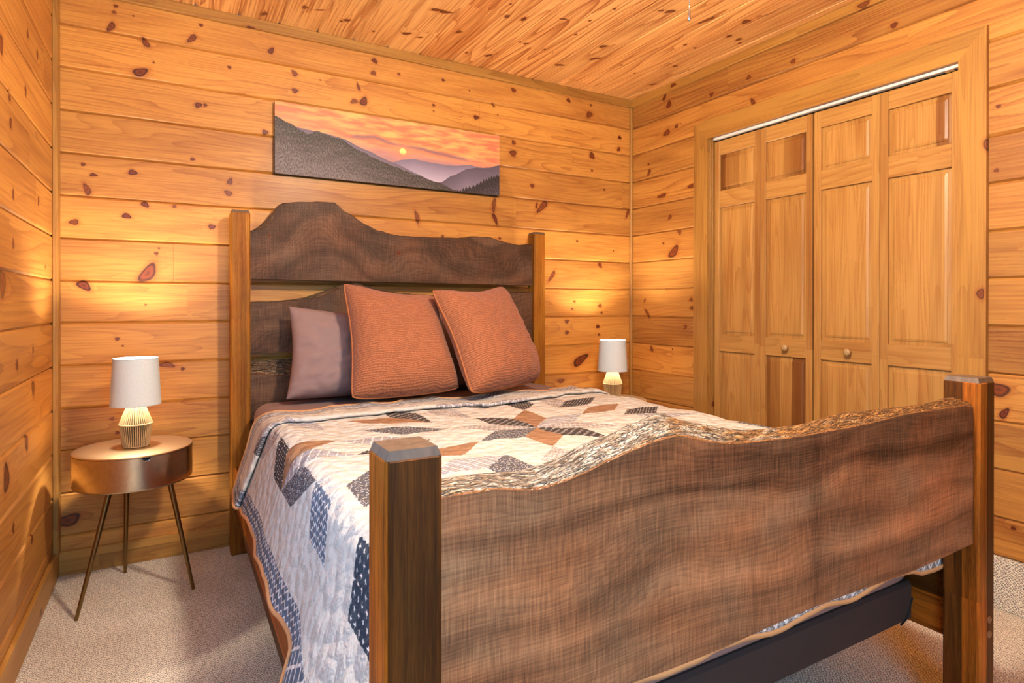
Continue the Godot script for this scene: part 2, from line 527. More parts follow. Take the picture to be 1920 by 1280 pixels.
func sunset_image() -> Image:
	var W := 1200
	var H := 340
	var cl := streaks(W, H, 6, 1, 0.030, 21, 4)
	var cl2 := streaks(W, H, 10, 2, 0.06, 22, 3)
	var tr := streaks(W, H, 1, 2, 0.14, 23, 3)
	var im := Image.create_empty(W, H, false, Image.FORMAT_RGB8)
	var left := [Vector2(0, 0.20), Vector2(0.05, 0.28), Vector2(0.10, 0.36), Vector2(0.125, 0.40), Vector2(0.16, 0.345), Vector2(0.25, 0.40), Vector2(0.32, 0.52), Vector2(0.40, 0.63), Vector2(0.5, 0.73), Vector2(0.6, 0.82), Vector2(0.7, 0.90), Vector2(0.775, 0.985), Vector2(1.0, 1.2)]
	var second := [Vector2(0, 0.30), Vector2(0.2, 0.36), Vector2(0.27, 0.40), Vector2(0.35, 0.51), Vector2(0.48, 0.66), Vector2(0.6, 0.80), Vector2(0.66, 0.88), Vector2(1, 1.1)]
	var far := [Vector2(0, 0.8), Vector2(0.47, 0.66), Vector2(0.52, 0.60), Vector2(0.575, 0.565), Vector2(0.66, 0.59), Vector2(0.76, 0.595), Vector2(0.84, 0.55), Vector2(0.92, 0.57), Vector2(1, 0.60)]
	var right := [Vector2(0, 1.6), Vector2(0.70, 0.88), Vector2(0.76, 0.75), Vector2(0.83, 0.62), Vector2(0.88, 0.58), Vector2(0.94, 0.555), Vector2(1, 0.49)]
	var trees := [Vector2(0, 1.9), Vector2(0.78, 0.985), Vector2(0.85, 0.90), Vector2(0.92, 0.77), Vector2(0.96, 0.70), Vector2(1, 0.64)]
	var cloudline := [Vector2(0, 0.9), Vector2(0.27, 0.36), Vector2(0.33, 0.335), Vector2(0.40, 0.315), Vector2(0.48, 0.38), Vector2(0.6, 0.395), Vector2(0.72, 0.44), Vector2(0.84, 0.48), Vector2(1, 0.50)]
	for i in W:
		var x := (i + 0.5) / W
		var yl := ridge(x, left, 0.010, 1.0)
		var ys := ridge(x, second, 0.003, 2.0)
		var yf := ridge(x, far, 0.003, 3.0)
		var yr := ridge(x, right, 0.004, 4.0)
		var spike := absf(fposmod(x * 62.0 + 0.3 * sin(x * 40.0), 1.0) - 0.5) * 2.0
		var yt := ridge(x, trees, 0.008, 5.0) + spike * 0.055 - 0.02
		var yc := ridge(x, cloudline, 0.006, 6.0)
		for j in H:
			var y := (j + 0.5) / H
			var id := j * W + i
			var n := (cl[id] - 127) / 127.0
			var n2 := (cl2[id] - 127) / 127.0
			var tn := (tr[id] - 127) / 127.0
			# sky: violet haze near the ridges, orange above, yellow streaks
			var c := Color(0.88, 0.52, 0.33).lerp(Color(0.95, 0.66, 0.38), clampf(n * 1.2 + 0.2, 0, 1))
			c = c.lerp(Color(0.74, 0.40, 0.30), clampf(-n * 1.4 - 0.1, 0, 0.7))
			c = c.lerp(Color(0.80, 0.50, 0.42), clampf(0.55 - x * 1.4, 0, 0.7) * clampf(y * 4.0, 0.2, 1))
			c = c.lerp(Color(0.66, 0.48, 0.47), smoothstep(0.32, 0.62, y - 0.10 * (x - 0.5)))
			var band := exp(-pow((y - yc) / 0.030, 2.0)) * smoothstep(0.27, 0.33, x) * (1.0 - smoothstep(0.80, 0.86, x))
			c = c.lerp(Color(0.52, 0.38, 0.40), band * 0.9)
			c = c.lerp(Color(0.98, 0.52, 0.34), exp(-pow((y - yc - 0.055) / 0.03, 2.0)) * 0.5 * smoothstep(0.3, 0.45, x))
			var sd := Vector2((x - 0.523) * 3.53, y - 0.475).length()
			c = c.lerp(Color(1.0, 0.55, 0.35), 0.5 * exp(-pow(sd / 0.14, 2.0)))
			if sd < 0.052: c = Color(1.0, 0.86, 0.50).lerp(Color(1.0, 0.62, 0.38), smoothstep(0.0, 0.05, y - 0.475))
			if y > yf: c = Color(0.45, 0.40, 0.47).lerp(Color(0.72, 0.66, 0.72), clampf((y - yf) / 0.32, 0, 1))
			if y > ys: c = Color(0.40, 0.35, 0.40).lerp(Color(0.56, 0.50, 0.56), clampf((y - ys) / 0.2, 0, 1))
			if y > yr: c = Color(0.33, 0.29, 0.34).lerp(Color(0.52, 0.47, 0.53), clampf((y - yr) / 0.42, 0, 1))
			if y > yl: c = Color(0.25, 0.22, 0.20).lerp(Color(0.42, 0.37, 0.36), clampf((y - yl) / 0.5 - 0.05 + n2 * 0.2, 0, 1)).lightened(clampf(tn * 0.22, 0.0, 0.2)).darkened(clampf(-tn * 0.5, 0, 0.35))
			if y > yt: c = Color(0.16, 0.14, 0.15).lerp(Color(0.36, 0.32, 0.35), clampf((y - yt) / 0.5 + tn * 0.7, 0, 1))
			c = c.lightened(clampf(n2 * 0.03, 0, 1))
			im.set_pixel(i, j, c)
	return im

# ------------------------------------------------------------------ surfaces
func carpet_images() -> Array:
	var S := 512
	var jit := streaks(S, S, 1, 1, 0.11, 51, 2)
	var jit2 := streaks(S, S, 1, 1, 0.03, 52, 2)
	var col := PackedByteArray(); col.resize(S * S * 3)
	var hgt := PackedByteArray(); hgt.resize(S * S)
	for j in S:
		for i in S:
			var id := j * S + i
			var a := (float(i) / S) * 20.0 + (jit2[id] - 127) * 0.0030
			var b := (float(j) / S) * 20.0 + (jit2[(id * 7 + 4099) % (S * S)] - 127) * 0.0005 + (jit[id] - 127) * 0.0016
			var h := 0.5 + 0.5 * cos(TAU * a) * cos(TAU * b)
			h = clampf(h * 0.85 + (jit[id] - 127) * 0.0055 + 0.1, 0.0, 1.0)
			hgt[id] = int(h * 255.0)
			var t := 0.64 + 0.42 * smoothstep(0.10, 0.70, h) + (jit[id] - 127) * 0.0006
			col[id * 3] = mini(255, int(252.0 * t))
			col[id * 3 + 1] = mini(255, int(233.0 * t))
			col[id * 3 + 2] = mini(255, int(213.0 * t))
	return [Image.create_from_data(S, S, false, Image.FORMAT_RGB8, col), Image.create_from_data(S, S, false, Image.FORMAT_L8, hgt)]

func chenille_images() -> Array:
	var S := 512
	var a := streaks(S, S, 2, 1, 0.22, 61, 3)
	var b := streaks(S, S, 2, 1, 0.40, 62, 2)
	var wob := streaks(S, S, 6, 4, 0.05, 63, 2)
	var col := PackedByteArray(); col.resize(S * S * 3)
	var hgt := PackedByteArray(); hgt.resize(S * S)
	for j in S:
		for i in S:
			var id := j * S + i
			var r := 0.5 + 0.5 * cos(TAU * (j / float(S) * 58.0 + (wob[id] - 127) * 0.006))
			var n := (a[id] - 127) / 127.0
			var m := (b[id] - 127) / 127.0
			var h := clampf(0.25 + 0.5 * r + m * 0.35, 0.0, 1.0)
			hgt[id] = int(h * 255.0)
			var t := clampf(0.5 + n * 0.45 + m * 0.45 + (r - 0.5) * 0.5, 0.0, 1.0)
			col[id * 3] = int(lerpf(120.0, 176.0, t))
			col[id * 3 + 1] = int(lerpf(68.0, 114.0, t))
			col[id * 3 + 2] = int(lerpf(42.0, 80.0, t))
	return [Image.create_from_data(S, S, false, Image.FORMAT_RGB8, col), Image.create_from_data(S, S, false, Image.FORMAT_L8, hgt)]

func bark_images() -> Array:
	# debarked live edge: silvery grey towards the left, golden brown towards the right, with lengthwise cracks
	var W := 1536
	var H := 96
	var lo := streaks(W, H, 8, 3, 0.05, 111, 3)
	var mid := streaks(W, H, 5, 1, 0.09, 112, 3)
	var crk := streaks(W, H, 7, 1, 0.055, 113, 3)
	var crk2 := streaks(W, H, 2, 1, 0.07, 114, 2)
	var fine := streaks(W, H, 3, 1, 0.35, 115, 2)
	var col := PackedByteArray(); col.resize(W * H * 3)
	var hgt := PackedByteArray(); hgt.resize(W * H)
	for j in H:
		var t := float(j) / H
		for i in W:
			var id := j * W + i
			var x := float(i) / W
			var m := (mid[id] - 127) / 127.0
			var l := (lo[id] - 127) / 127.0
			var f := (fine[id] - 127) / 127.0
			var c := clampf(absf(crk[id] - 127) / 13.0, 0.0, 1.0) * clampf(absf(crk2[id] - 120) / 12.0, 0.25, 1.0)
			var gold := clampf(smoothstep(0.26, 0.62, x + l * 0.25) + 0.25 * smoothstep(0.12, 0.0, x), 0.0, 1.0)
			var a := Color(0.72, 0.67, 0.60).lerp(Color(0.66, 0.46, 0.25), gold)
			var b := Color(0.40, 0.33, 0.26).lerp(Color(0.32, 0.20, 0.10), gold)
			var k := b.lerp(a, clampf(0.5 + m * 1.0 + f * 0.3, 0.0, 1.0))
			k = Color(0.17, 0.125, 0.09).lerp(k, c)
			if t < 0.10: k = k.lerp(Color(0.50, 0.32, 0.17), smoothstep(0.10, 0.05, t))     # the sawn arris
			col[id * 3] = int(k.r * 255.0)
			col[id * 3 + 1] = int(k.g * 255.0)
			col[id * 3 + 2] = int(k.b * 255.0)
			hgt[id] = clampi(int(255.0 * (0.15 + 0.5 * c + 0.3 * m * c + 0.12 * f)), 0, 255)
	return [Image.create_from_data(W, H, false, Image.FORMAT_RGB8, col), Image.create_from_data(W, H, false, Image.FORMAT_L8, hgt)]

func make_materials() -> void:
	var pl := Color(0.765, 0.53, 0.24)
	var pd := Color(0.46, 0.225, 0.075)
	M.pine_light = pl
	# boards of each wall: heights between the joints, each with a tone of its own
	var rows := []
	for k in 15:
		var y1 := JOINT - (k - 1) * PITCH
		rows.append([y1 - PITCH, y1, 0.90 + 0.14 * hashf(k * 2.3), 0.04 + 0.18 * hashf(k * 4.7 + 1.0)])
	M.back = varnish(pine(RW, RH, 2048, 1640, rows, [0.208,2.373,0.0065,1.2,0, 0.202,2.345,0.0065,1.2,0, 0.191,2.281,0.011,2,60, 0.493,2.298,0.011,2.2,50, 0.824,2.312,0.011,1.5,55, 0.529,2.366,0.0065,1.2,0, 0.316,2.241,0.011,2,-60, 0.296,2.110,0.017,1.7,25, 0.346,2.161,0.0035,1.2,0, 0.645,2.199,0.0065,1.2,0, 0.930,2.226,0.011,1.4,-50, 0.932,2.142,0.011,1.2,0, 0.518,2.004,0.011,1.3,30, 0.546,2.009,0.0065,1.2,0, 0.798,1.922,0.011,1.2,0, 0.495,1.759,0.0065,1.4,0, 0.094,1.689,0.0065,1.2,0, 0.129,1.649,0.0065,2,0, 0.107,1.586,0.011,2.2,-70, 0.268,1.675,0.011,1.5,0, 0.647,1.674,0.011,1.4,70, 0.640,1.620,0.011,1.5,-20, 0.313,1.541,0.011,1.4,-30, 0.424,1.541,0.0065,1.2,0, 0.063,1.448,0.011,1.5,10, 0.245,1.486,0.011,1.5,-10, 0.572,1.461,0.011,1.3,0, 0.365,1.354,0.0035,1.2,0, 0.355,1.331,0.0065,1.2,0, 0.323,1.244,0.024,2,55, 0.096,1.187,0.017,1.6,-35, 0.212,0.962,0.0065,1.2,0, 0.231,0.932,0.0035,1.2,0, 0.395,0.842,0.011,2.8,-8, 0.456,0.822,0.0065,1.2,0, 0.193,0.624,0.0065,1.2,0, 0.212,0.563,0.0065,1.2,0, 0.315,1.107,0.0035,1.2,0, 0.042,0.221,0.024,1.8,10, 1.324,2.364,0.011,1.4,-30, 1.318,2.300,0.011,1.2,0, 1.455,2.321,0.0065,1.2,0, 1.707,2.336,0.0065,1.4,0, 2.151,2.359,0.011,1.4,-15, 2.540,2.365,0.011,1.3,-30, 2.712,2.364,0.0065,1.2,0, 2.699,2.302,0.017,1.4,30, 1.219,2.138,0.011,1.6,20, 1.268,2.146,0.017,1.4,60, 1.241,2.215,0.0065,3,-70, 1.651,2.190,0.0065,1.2,0, 1.651,2.158,0.0035,1.2,0, 1.908,2.163,0.011,1.5,0, 2.017,2.250,0.0065,2,-60, 2.045,2.199,0.0035,1.2,0, 2.151,2.054,0.011,1.3,-60, 2.147,1.991,0.017,1.3,0, 2.720,2.046,0.017,1.3,-50, 2.721,1.952,0.0065,1.2,0, 2.944,2.191,0.011,1.2,0, 2.936,2.114,0.011,1.3,50, 2.279,1.814,0.011,1.2,0, 2.818,1.840,0.0065,1.2,0, 1.556,1.575,0.011,3,-75, 2.021,1.676,0.011,4,85, 2.028,1.600,0.011,3,-65, 2.350,1.696,0.017,3,45, 2.309,1.700,0.0065,3,75, 3.012,1.704,0.011,3,60, 2.606,1.502,0.0065,1.2,0, 2.785,1.358,0.011,1.6,-50, 2.420,1.282,0.011,3.5,55, 2.586,1.127,0.0065,1.2,0, 2.570,1.081,0.0065,1.2,0, 2.785,1.100,0.011,1.2,0, 2.798,1.056,0.0065,1.2,0, 2.530,1.005,0.011,1.2,0, 2.530,0.936,0.011,1.2,0, 2.768,0.968,0.011,1.2,0, 2.777,0.917,0.0065,1.2,0, 2.631,0.761,0.024,2.6,30, 2.487,0.640,0.011,2.2,5, 1.704,1.481,0.0065,1.2,0, 2.059,1.489,0.0065,1.2,0, 2.991,0.692,0.011,1.2,0, 0.271,2.346,0.0035,1.2,0, 1.051,2.215,0.0035,1.2,0, 1.865,2.306,0.0035,1.2,0, 2.893,1.455,0.0035,1.2,0], pl, pd, 3))
	var rows2 := []
	for k in 15:
		var y1 := JOINT - (k - 1) * PITCH
		rows2.append([y1 - PITCH, y1, 0.85 + 0.14 * hashf(k * 3.1 + 9.0), 0.04 + 0.22 * hashf(k * 5.7 + 4.0)])
	M.right = varnish(pine(RD, RH, 2048, 1280, rows2, [0.342,2.323,0.017,1.3,60, 0.325,2.155,0.017,1.6,10, 0.405,2.174,0.011,1.2,0, 0.165,1.996,0.0065,1.2,0, 0.170,1.944,0.011,2,60, 0.284,1.778,0.011,3.5,5, 0.532,1.798,0.011,3,5, 0.353,1.638,0.011,1.5,35, 0.432,1.539,0.011,1.4,-40, 0.298,1.484,0.0065,1.2,0, 0.384,1.425,0.024,2,40, 0.132,1.134,0.0065,2,60, 0.157,1.050,0.011,3,-55, 0.525,1.136,0.011,1.2,0, 0.529,1.089,0.011,1.2,0, 0.480,0.976,0.011,1.3,50, 0.196,0.829,0.011,1.6,-60, 0.376,0.840,0.0035,1.2,0, 1.180,2.291,0.011,1.2,0, 0.923,2.298,0.011,1.2,0, 0.673,2.284,0.011,1.2,0, 1.648,2.278,0.011,1.2,0, 0.950,2.156,0.011,2.5,-70, 2.014,1.835,0.0065,1.2,0, 2.008,1.602,0.0065,1.2,0, 2.016,0.800,0.024,1.5,-10, 2.034,0.715,0.011,2,60, 0.306,2.379,0.011,2,60, 2.062,0.307,0.0065,1.2,0], pl, pd, 14))
	var rows3 := []
	for k in 15:
		var y1 := JOINT - (k - 1) * PITCH
		rows3.append([y1 - PITCH, y1, 0.90 + 0.10 * hashf(k * 3.9 + 2.0), 0.04 + 0.14 * hashf(k * 6.1 + 7.0)])
	M.left = varnish(pine(RD, RH, 1536, 1024, rows3, [0.885,1.835,0.0209,1.3,80, 0.528,2.003,0.01235,1.3,-80, 0.365,1.992,0.01235,1.3,-80, 0.562,1.804,0.01235,1.3,80, 0.785,1.720,0.01235,1.3,-80, 0.772,1.645,0.01235,1.3,-80, 0.739,1.438,0.01235,1.3,80, 0.349,1.477,0.01235,1.3,-80, 0.740,1.291,0.01235,1.3,-80, 0.872,1.170,0.0323,1.3,80, 0.448,0.951,0.01235,1.3,-80, 0.693,0.923,0.01235,1.3,80, 0.449,0.823,0.0209,1.3,60, 0.555,0.658,0.0209,1.3,80, 0.832,0.611,0.0323,1.3,80, 0.746,0.439,0.01235,1.3,80, 0.216,1.250,0.00665,1.3,0, 0.471,0.313,0.01235,1.3,80], pl, pd, 25))
	var crow := []
	for k in 19:
		var x0 := -0.024 + k * 0.17625
		crow.append([x0, x0 + 0.17625, 0.92 + 0.11 * hashf(k * 2.9 + 5.0), 0.02 + 0.14 * hashf(k * 8.3 + 1.3) + (0.30 if k == 9 else (0.2 if k == 4 else 0.0))])
	M.ceil = varnish(pine(RD, RW, 1536, 1536, crow, [0.514,1.457,0.011,2.5,70, 0.514,1.498,0.011,2.5,70, 0.213,1.490,0.0065,2,60, 0.363,1.634,0.011,1.5,20, 0.725,1.720,0.0065,1.2,0, 0.618,1.763,0.011,1.3,0, 0.634,1.843,0.011,1.6,0, 0.161,1.772,0.0065,1.5,0, 0.188,1.888,0.011,2,30, 0.413,1.952,0.0065,1.2,0, 0.412,1.987,0.0065,2,60, 0.726,2.005,0.0065,3,80, 0.774,2.121,0.0065,1.2,0, 0.715,2.149,0.0035,1.2,0, 0.622,2.147,0.0065,1.2,0, 0.919,2.149,0.0065,1.2,0, 0.399,2.109,0.0065,1.2,0, 0.386,2.167,0.0035,1.2,0, 0.269,2.291,0.011,2,60, 0.582,2.351,0.011,2,40, 0.437,2.410,0.011,3,40, 1.012,2.343,0.0065,2,50, 1.024,2.383,0.011,2,40, 0.439,2.590,0.0065,1.2,0, 0.387,2.732,0.0065,1.2,0, 0.307,2.949,0.011,2,30, 1.129,2.766,0.017,1.2,0, 0.984,2.820,0.011,1.2,0, 0.983,2.891,0.011,1.5,0, 0.956,2.931,0.0065,1.6,0, 0.805,2.704,0.0065,1.5,0, 0.802,2.776,0.0065,1.2,0, 0.576,2.861,0.011,1.2,0, 1.049,2.593,0.011,4,10, 0.244,0.934,0.011,1.5,0, 0.252,0.998,0.0065,3,60, 0.215,1.129,0.011,1.5,60, 0.191,1.108,0.0065,1.2,0, 0.220,1.418,0.011,2,60, 0.089,0.782,0.011,2,20, 0.741,2.287,0.0035,1.2,0, 0.363,2.265,0.0035,1.2,0, 0.162,1.270,0.0065,1.2,0], Color(0.90, 0.67, 0.40), Color(0.54, 0.27, 0.10), 36, 1.9), 0.45, 0.25)
	# clear vertical-grain stock for doors and casings
	var dl := Color(0.71, 0.52, 0.27)
	var dd := Color(0.50, 0.28, 0.10)
	var dr := []
	for k in 30:
		dr.append([k * 0.0433, (k + 1) * 0.0433, 0.96 + 0.05 * hashf(k * 3.3), 0.03 + 0.08 * hashf(k * 9.1)])
	M.door = varnish(pine(2.1, 1.3, 1024, 768, dr, [], dl, dd, 47, 1.0), 0.44, 0.2)
	M.stock = varnish(pine(2.4, 0.6, 1024, 384, [[0, 0.2, 0.97, 0.06], [0.2, 0.4, 1.0, 0.03], [0.4, 0.6, 0.95, 0.1]], [0.9, 0.05, 0.011, 1.6, 5, 0.45, 0.05, 0.009, 1.6, 0, 1.55, 0.06, 0.012, 2.4, 0, 1.9, 0.04, 0.006, 1.4, 0, 0.3, 0.26, 0.01, 1.6, 0, 1.15, 0.27, 0.012, 1.6, 0, 1.7, 0.25, 0.012, 2, 0, 0.55, 0.47, 0.009, 1.5, 0], Color(0.68, 0.485, 0.215), Color(0.42, 0.235, 0.08), 58), 0.5, 0.2)
	M.dark_strip = varnish(pine(1.0, 0.2, 384, 96, [[0, 0.2, 0.85, 0.85]], [], dl, dd, 49, 0.6), 0.46, 0.16)
	M.mid_strip = varnish(pine(1.0, 0.2, 384, 96, [[0, 0.2, 0.93, 0.5]], [], dl, dd, 50, 0.6), 0.46, 0.16)
	M.mid_stile = varnish(pine(1.0, 0.2, 384, 96, [[0, 0.2, 0.96, 0.30]], [], dl, dd, 53, 0.6), 0.46, 0.16)
	# bed
	var bend := []
	for i in 256:
		bend.append((soft_along(FOOT_FRONT, 0.72 + 1.5 * i / 255.0, 0.04) - 0.85) / 0.45)
	M.foot = mat(Color.WHITE, 0.5, 0.0, 0.3)
	var fi := slab_img(1536, 480, bend, Color(0.78, 0.525, 0.345), Color(0.21, 0.115, 0.06), 71, 64.0, 0.75, [], true, 0.30, 0.11)
	M.foot.albedo_texture = tex(fi)
	M.foot.heightmap_enabled = true
	M.foot.heightmap_texture = height_of(fi)
	M.foot.heightmap_scale = 0.12
	var hb := []
	for i in 256:
		var x := i / 255.0
		hb.append(0.22 * exp(-pow((x - 0.25) / 0.13, 2.0)) + 0.03 * sin(x * 14.0))
	var hi := slab_img(1536, 700, hb, Color(0.48, 0.345, 0.255), Color(0.12, 0.078, 0.052), 82, 80.0, 0.8, [0.47, 0.25, 0.003, 2, 0, 0.06, 0.2, 0.003, 1, 0])
	M.head = mat(Color.WHITE, 0.55, 0.0, 0.25)
	M.head.albedo_texture = tex(hi)
	M.head.heightmap_enabled = true
	M.head.heightmap_texture = height_of(hi)
	M.head.heightmap_scale = 0.12
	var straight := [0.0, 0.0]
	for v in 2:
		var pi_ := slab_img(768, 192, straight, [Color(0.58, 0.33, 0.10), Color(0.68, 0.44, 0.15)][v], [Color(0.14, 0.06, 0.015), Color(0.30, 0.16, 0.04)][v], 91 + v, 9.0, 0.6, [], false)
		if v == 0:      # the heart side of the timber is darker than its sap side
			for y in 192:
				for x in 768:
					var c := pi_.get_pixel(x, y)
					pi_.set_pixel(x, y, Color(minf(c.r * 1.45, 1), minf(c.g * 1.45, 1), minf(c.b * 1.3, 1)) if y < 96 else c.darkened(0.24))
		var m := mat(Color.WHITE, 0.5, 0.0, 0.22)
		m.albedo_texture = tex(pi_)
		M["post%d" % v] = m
	var bk := bark_images()
	M.bark = mat(Color.WHITE, 0.40)
	M.bark.albedo_texture = tex(bk[0])
	M.bark.heightmap_enabled = true
	M.bark.heightmap_texture = tex(bk[1])
	M.bark.heightmap_scale = 0.7
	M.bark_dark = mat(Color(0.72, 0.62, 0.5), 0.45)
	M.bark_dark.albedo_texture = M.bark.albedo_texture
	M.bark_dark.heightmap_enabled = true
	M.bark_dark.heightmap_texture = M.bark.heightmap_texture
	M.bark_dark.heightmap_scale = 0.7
	M.endgrain = mat(Color(0.43, 0.34, 0.26), 0.5)
	M.endgrain.albedo_texture = noise_tex(0.05, 256, 8, false, 3, two(Color(0.75, 0.75, 0.75), Color(1, 1, 1)))
	M.plug = mat(Color(0.50, 0.32, 0.17), 0.5)
	# cloth
	M.quilt = mat(Color.WHITE, 0.95, 0.0, 0.2)
	M.quilt.albedo_texture = tex(quilt_image())
	M.quilt.heightmap_enabled = true
	M.quilt.heightmap_texture = quilting()
	M.quilt.heightmap_scale = 1.3
	M.binding = mat(Color(0.72, 0.53, 0.36), 0.95, 0.0, 0.2)
	var sheetm := mat(Color(0.53, 0.435, 0.415), 0.9, 0.0, 0.2)
	sheetm.heightmap_enabled = true
	sheetm.heightmap_texture = noise_tex(0.012, 256, 14, false, 3)
	sheetm.heightmap_scale = 0.5
	M.sheet = sheetm
	var ch := chenille_images()
	M.orange = mat(Color.WHITE, 0.92, 0.0, 0.2)
	M.orange.albedo_texture = tex(ch[0])
	M.orange.heightmap_enabled = true
	M.orange.heightmap_texture = tex(ch[1])
	M.orange.heightmap_scale = 0.25
	M.orange.rim_enabled = true
	M.orange.rim = 0.25
	M.orange.rim_tint = 0.7
	M.orange_cord = mat(Color(0.63, 0.385, 0.235), 0.9, 0.0, 0.2)
	M.box = mat(Color(0.27, 0.225, 0.21), 0.85, 0.0, 0.25)
	M.box.albedo_texture = noise_tex(0.35, 256, 19, false, 2, two(Color(0.8, 0.8, 0.8), Color(1, 1, 1)))
	M.box.uv1_triplanar = true
	M.box.uv1_scale = Vector3(6, 6, 6)
	# carpet
	var cp := carpet_images()
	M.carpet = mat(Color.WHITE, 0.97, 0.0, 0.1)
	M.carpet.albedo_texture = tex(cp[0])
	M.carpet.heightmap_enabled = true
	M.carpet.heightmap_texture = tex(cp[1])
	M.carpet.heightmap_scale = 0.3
	M.carpet.detail_enabled = true
	M.carpet.detail_blend_mode = BaseMaterial3D.BLEND_MODE_MUL
	M.carpet.detail_albedo = noise_tex(0.01, 256, 31, false, 3, two(Color(0.90, 0.89, 0.88), Color(1, 1, 1)))
	M.carpet.detail_uv_layer = BaseMaterial3D.DETAIL_UV_2
	# metals, lamp
	M.brass = mat(Color(0.90, 0.83, 0.72), 0.22, 1.0)
	M.brass.albedo_texture = noise_tex(0.06, 256, 41, false, 3, two(Color(0.93, 0.92, 0.9), Color(1, 1, 1)))
	M.brass_top = mat(Color(0.82, 0.71, 0.56), 0.28, 1.0)
	M.leg = mat(Color(0.52, 0.42, 0.27), 0.30, 1.0)
	M.steel = mat(Color(0.75, 0.75, 0.75), 0.22, 1.0)
	M.white_metal = mat(Color(0.84, 0.82, 0.79), 0.35, 0.0)
	M.black = mat(Color(0.03, 0.027, 0.025), 0.8)
	M.hollow = mat(Color(0.10, 0.075, 0.05), 0.7)
	M.shade = mat(Color(0.80, 0.815, 0.80), 0.9, 0.0, 0.1)
	M.shade.backlight_enabled = true
	M.shade.backlight = Color(0.17, 0.17, 0.17)
	M.shade.albedo_texture = noise_tex(0.3, 256, 43, false, 2, two(Color(0.95, 0.95, 0.95), Color(1, 1, 1)))
	M.rope = mat(Color(0.66, 0.54, 0.40), 0.9, 0.0, 0.2)
	M.rope.albedo_texture = noise_tex(0.12, 256, 44, false, 2, two(Color(0.72, 0.70, 0.66), Color(1, 1, 1)))
	M.bulb = mat(Color(1, 0.97, 0.92), 0.5)
	M.bulb.emission_enabled = true
	M.bulb.emission = Color(1.0, 0.90, 0.74)
	M.bulb.emission_energy_multiplier = 6.0
	M.bowl = mat(Color(0.95, 0.93, 0.9), 0.4)
	M.bowl.emission_enabled = true
	M.bowl.emission = Color(1.0, 0.93, 0.82)
	M.bowl.emission_energy_multiplier = 5.0
	M.canvas = mat(Color.WHITE, 0.55, 0.0, 0.4)
	M.canvas.albedo_texture = tex(sunset_image())
	M.canvas_side = mat(Color(0.13, 0.11, 0.11), 0.6)
	M.plaster = mat(Color(0.62, 0.42, 0.24), 0.8)
	M.pane = mat(Color(1, 1, 1, 0.06), 0.05)
	M.pane.transparency = BaseMaterial3D.TRANSPARENCY_ALPHA

func two(a: Color, b: Color) -> Gradient:
	var g := Gradient.new()
	g.offsets = PackedFloat32Array([0.0, 1.0])
	g.colors = PackedColorArray([a, b])
	return g

# stitched puffs of the quilt: cellular puffs crossed by fine lines
func quilting() -> ImageTexture:
	var n := FastNoiseLite.new()
	n.seed = 33
	n.noise_type = FastNoiseLite.TYPE_CELLULAR
	n.frequency = 0.046
	n.fractal_type = FastNoiseLite.FRACTAL_NONE
	n.cellular_return_type = FastNoiseLite.RETURN_DISTANCE
	n.domain_warp_enabled = true
	n.domain_warp_amplitude = 18.0
	n.domain_warp_frequency = 0.03
	var im := n.get_image(1344, 1440, true, false, true)
	im.convert(Image.FORMAT_L8)
	return tex(im)

# ------------------------------------------------------------------ outlines taken along the bed
func along(pts: Array, x: float) -> float:
	if x <= pts[0].x: return pts[0].y
	for k in pts.size() - 1:
		if x <= pts[k + 1].x:
			return lerpf(pts[k].y, pts[k + 1].y, (x - pts[k].x) / maxf(1e-5, pts[k + 1].x - pts[k].x))
	return pts[-1].y

const FOOT_FRONT := [Vector2(0.732, 0.846), Vector2(0.746, 0.848), Vector2(0.777, 0.847), Vector2(0.820, 0.847), Vector2(0.850, 0.840), Vector2(0.885, 0.835), Vector2(0.928, 0.839), Vector2(0.985, 0.851), Vector2(1.046, 0.867), Vector2(1.110, 0.880), Vector2(1.157, 0.885), Vector2(1.186, 0.881), Vector2(1.251, 0.865), Vector2(1.290, 0.857), Vector2(1.322, 0.854), Vector2(1.415, 0.850), Vector2(1.501, 0.847), Vector2(1.570, 0.848), Vector2(1.645, 0.848), Vector2(1.725, 0.849), Vector2(1.808, 0.853), Vector2(1.898, 0.857), Vector2(1.995, 0.856), Vector2(2.095, 0.854), Vector2(2.170, 0.854), Vector2(2.206, 0.846)]
const FOOT_BACK := [Vector2(0.752, 0.860), Vector2(0.769, 0.860), Vector2(0.799, 0.860), Vector2(0.836, 0.857), Vector2(0.876, 0.853), Vector2(0.920, 0.858), Vector2(0.960, 0.866), Vector2(0.989, 0.878), Vector2(1.051, 0.891), Vector2(1.118, 0.908), Vector2(1.152, 0.915), Vector2(1.171, 0.916), Vector2(1.190, 0.912), Vector2(1.217, 0.902), Vector2(1.248, 0.894), Vector2(1.289, 0.885), Vector2(1.333, 0.875), Vector2(1.381, 0.865), Vector2(1.440, 0.860), Vector2(1.502, 0.859), Vector2(1.568, 0.857), Vector2(1.622, 0.862), Vector2(1.681, 0.866), Vector2(1.741, 0.869), Vector2(1.848, 0.865), Vector2(1.989, 0.861), Vector2(2.091, 0.862), Vector2(2.160, 0.868), Vector2(2.228, 0.865)]
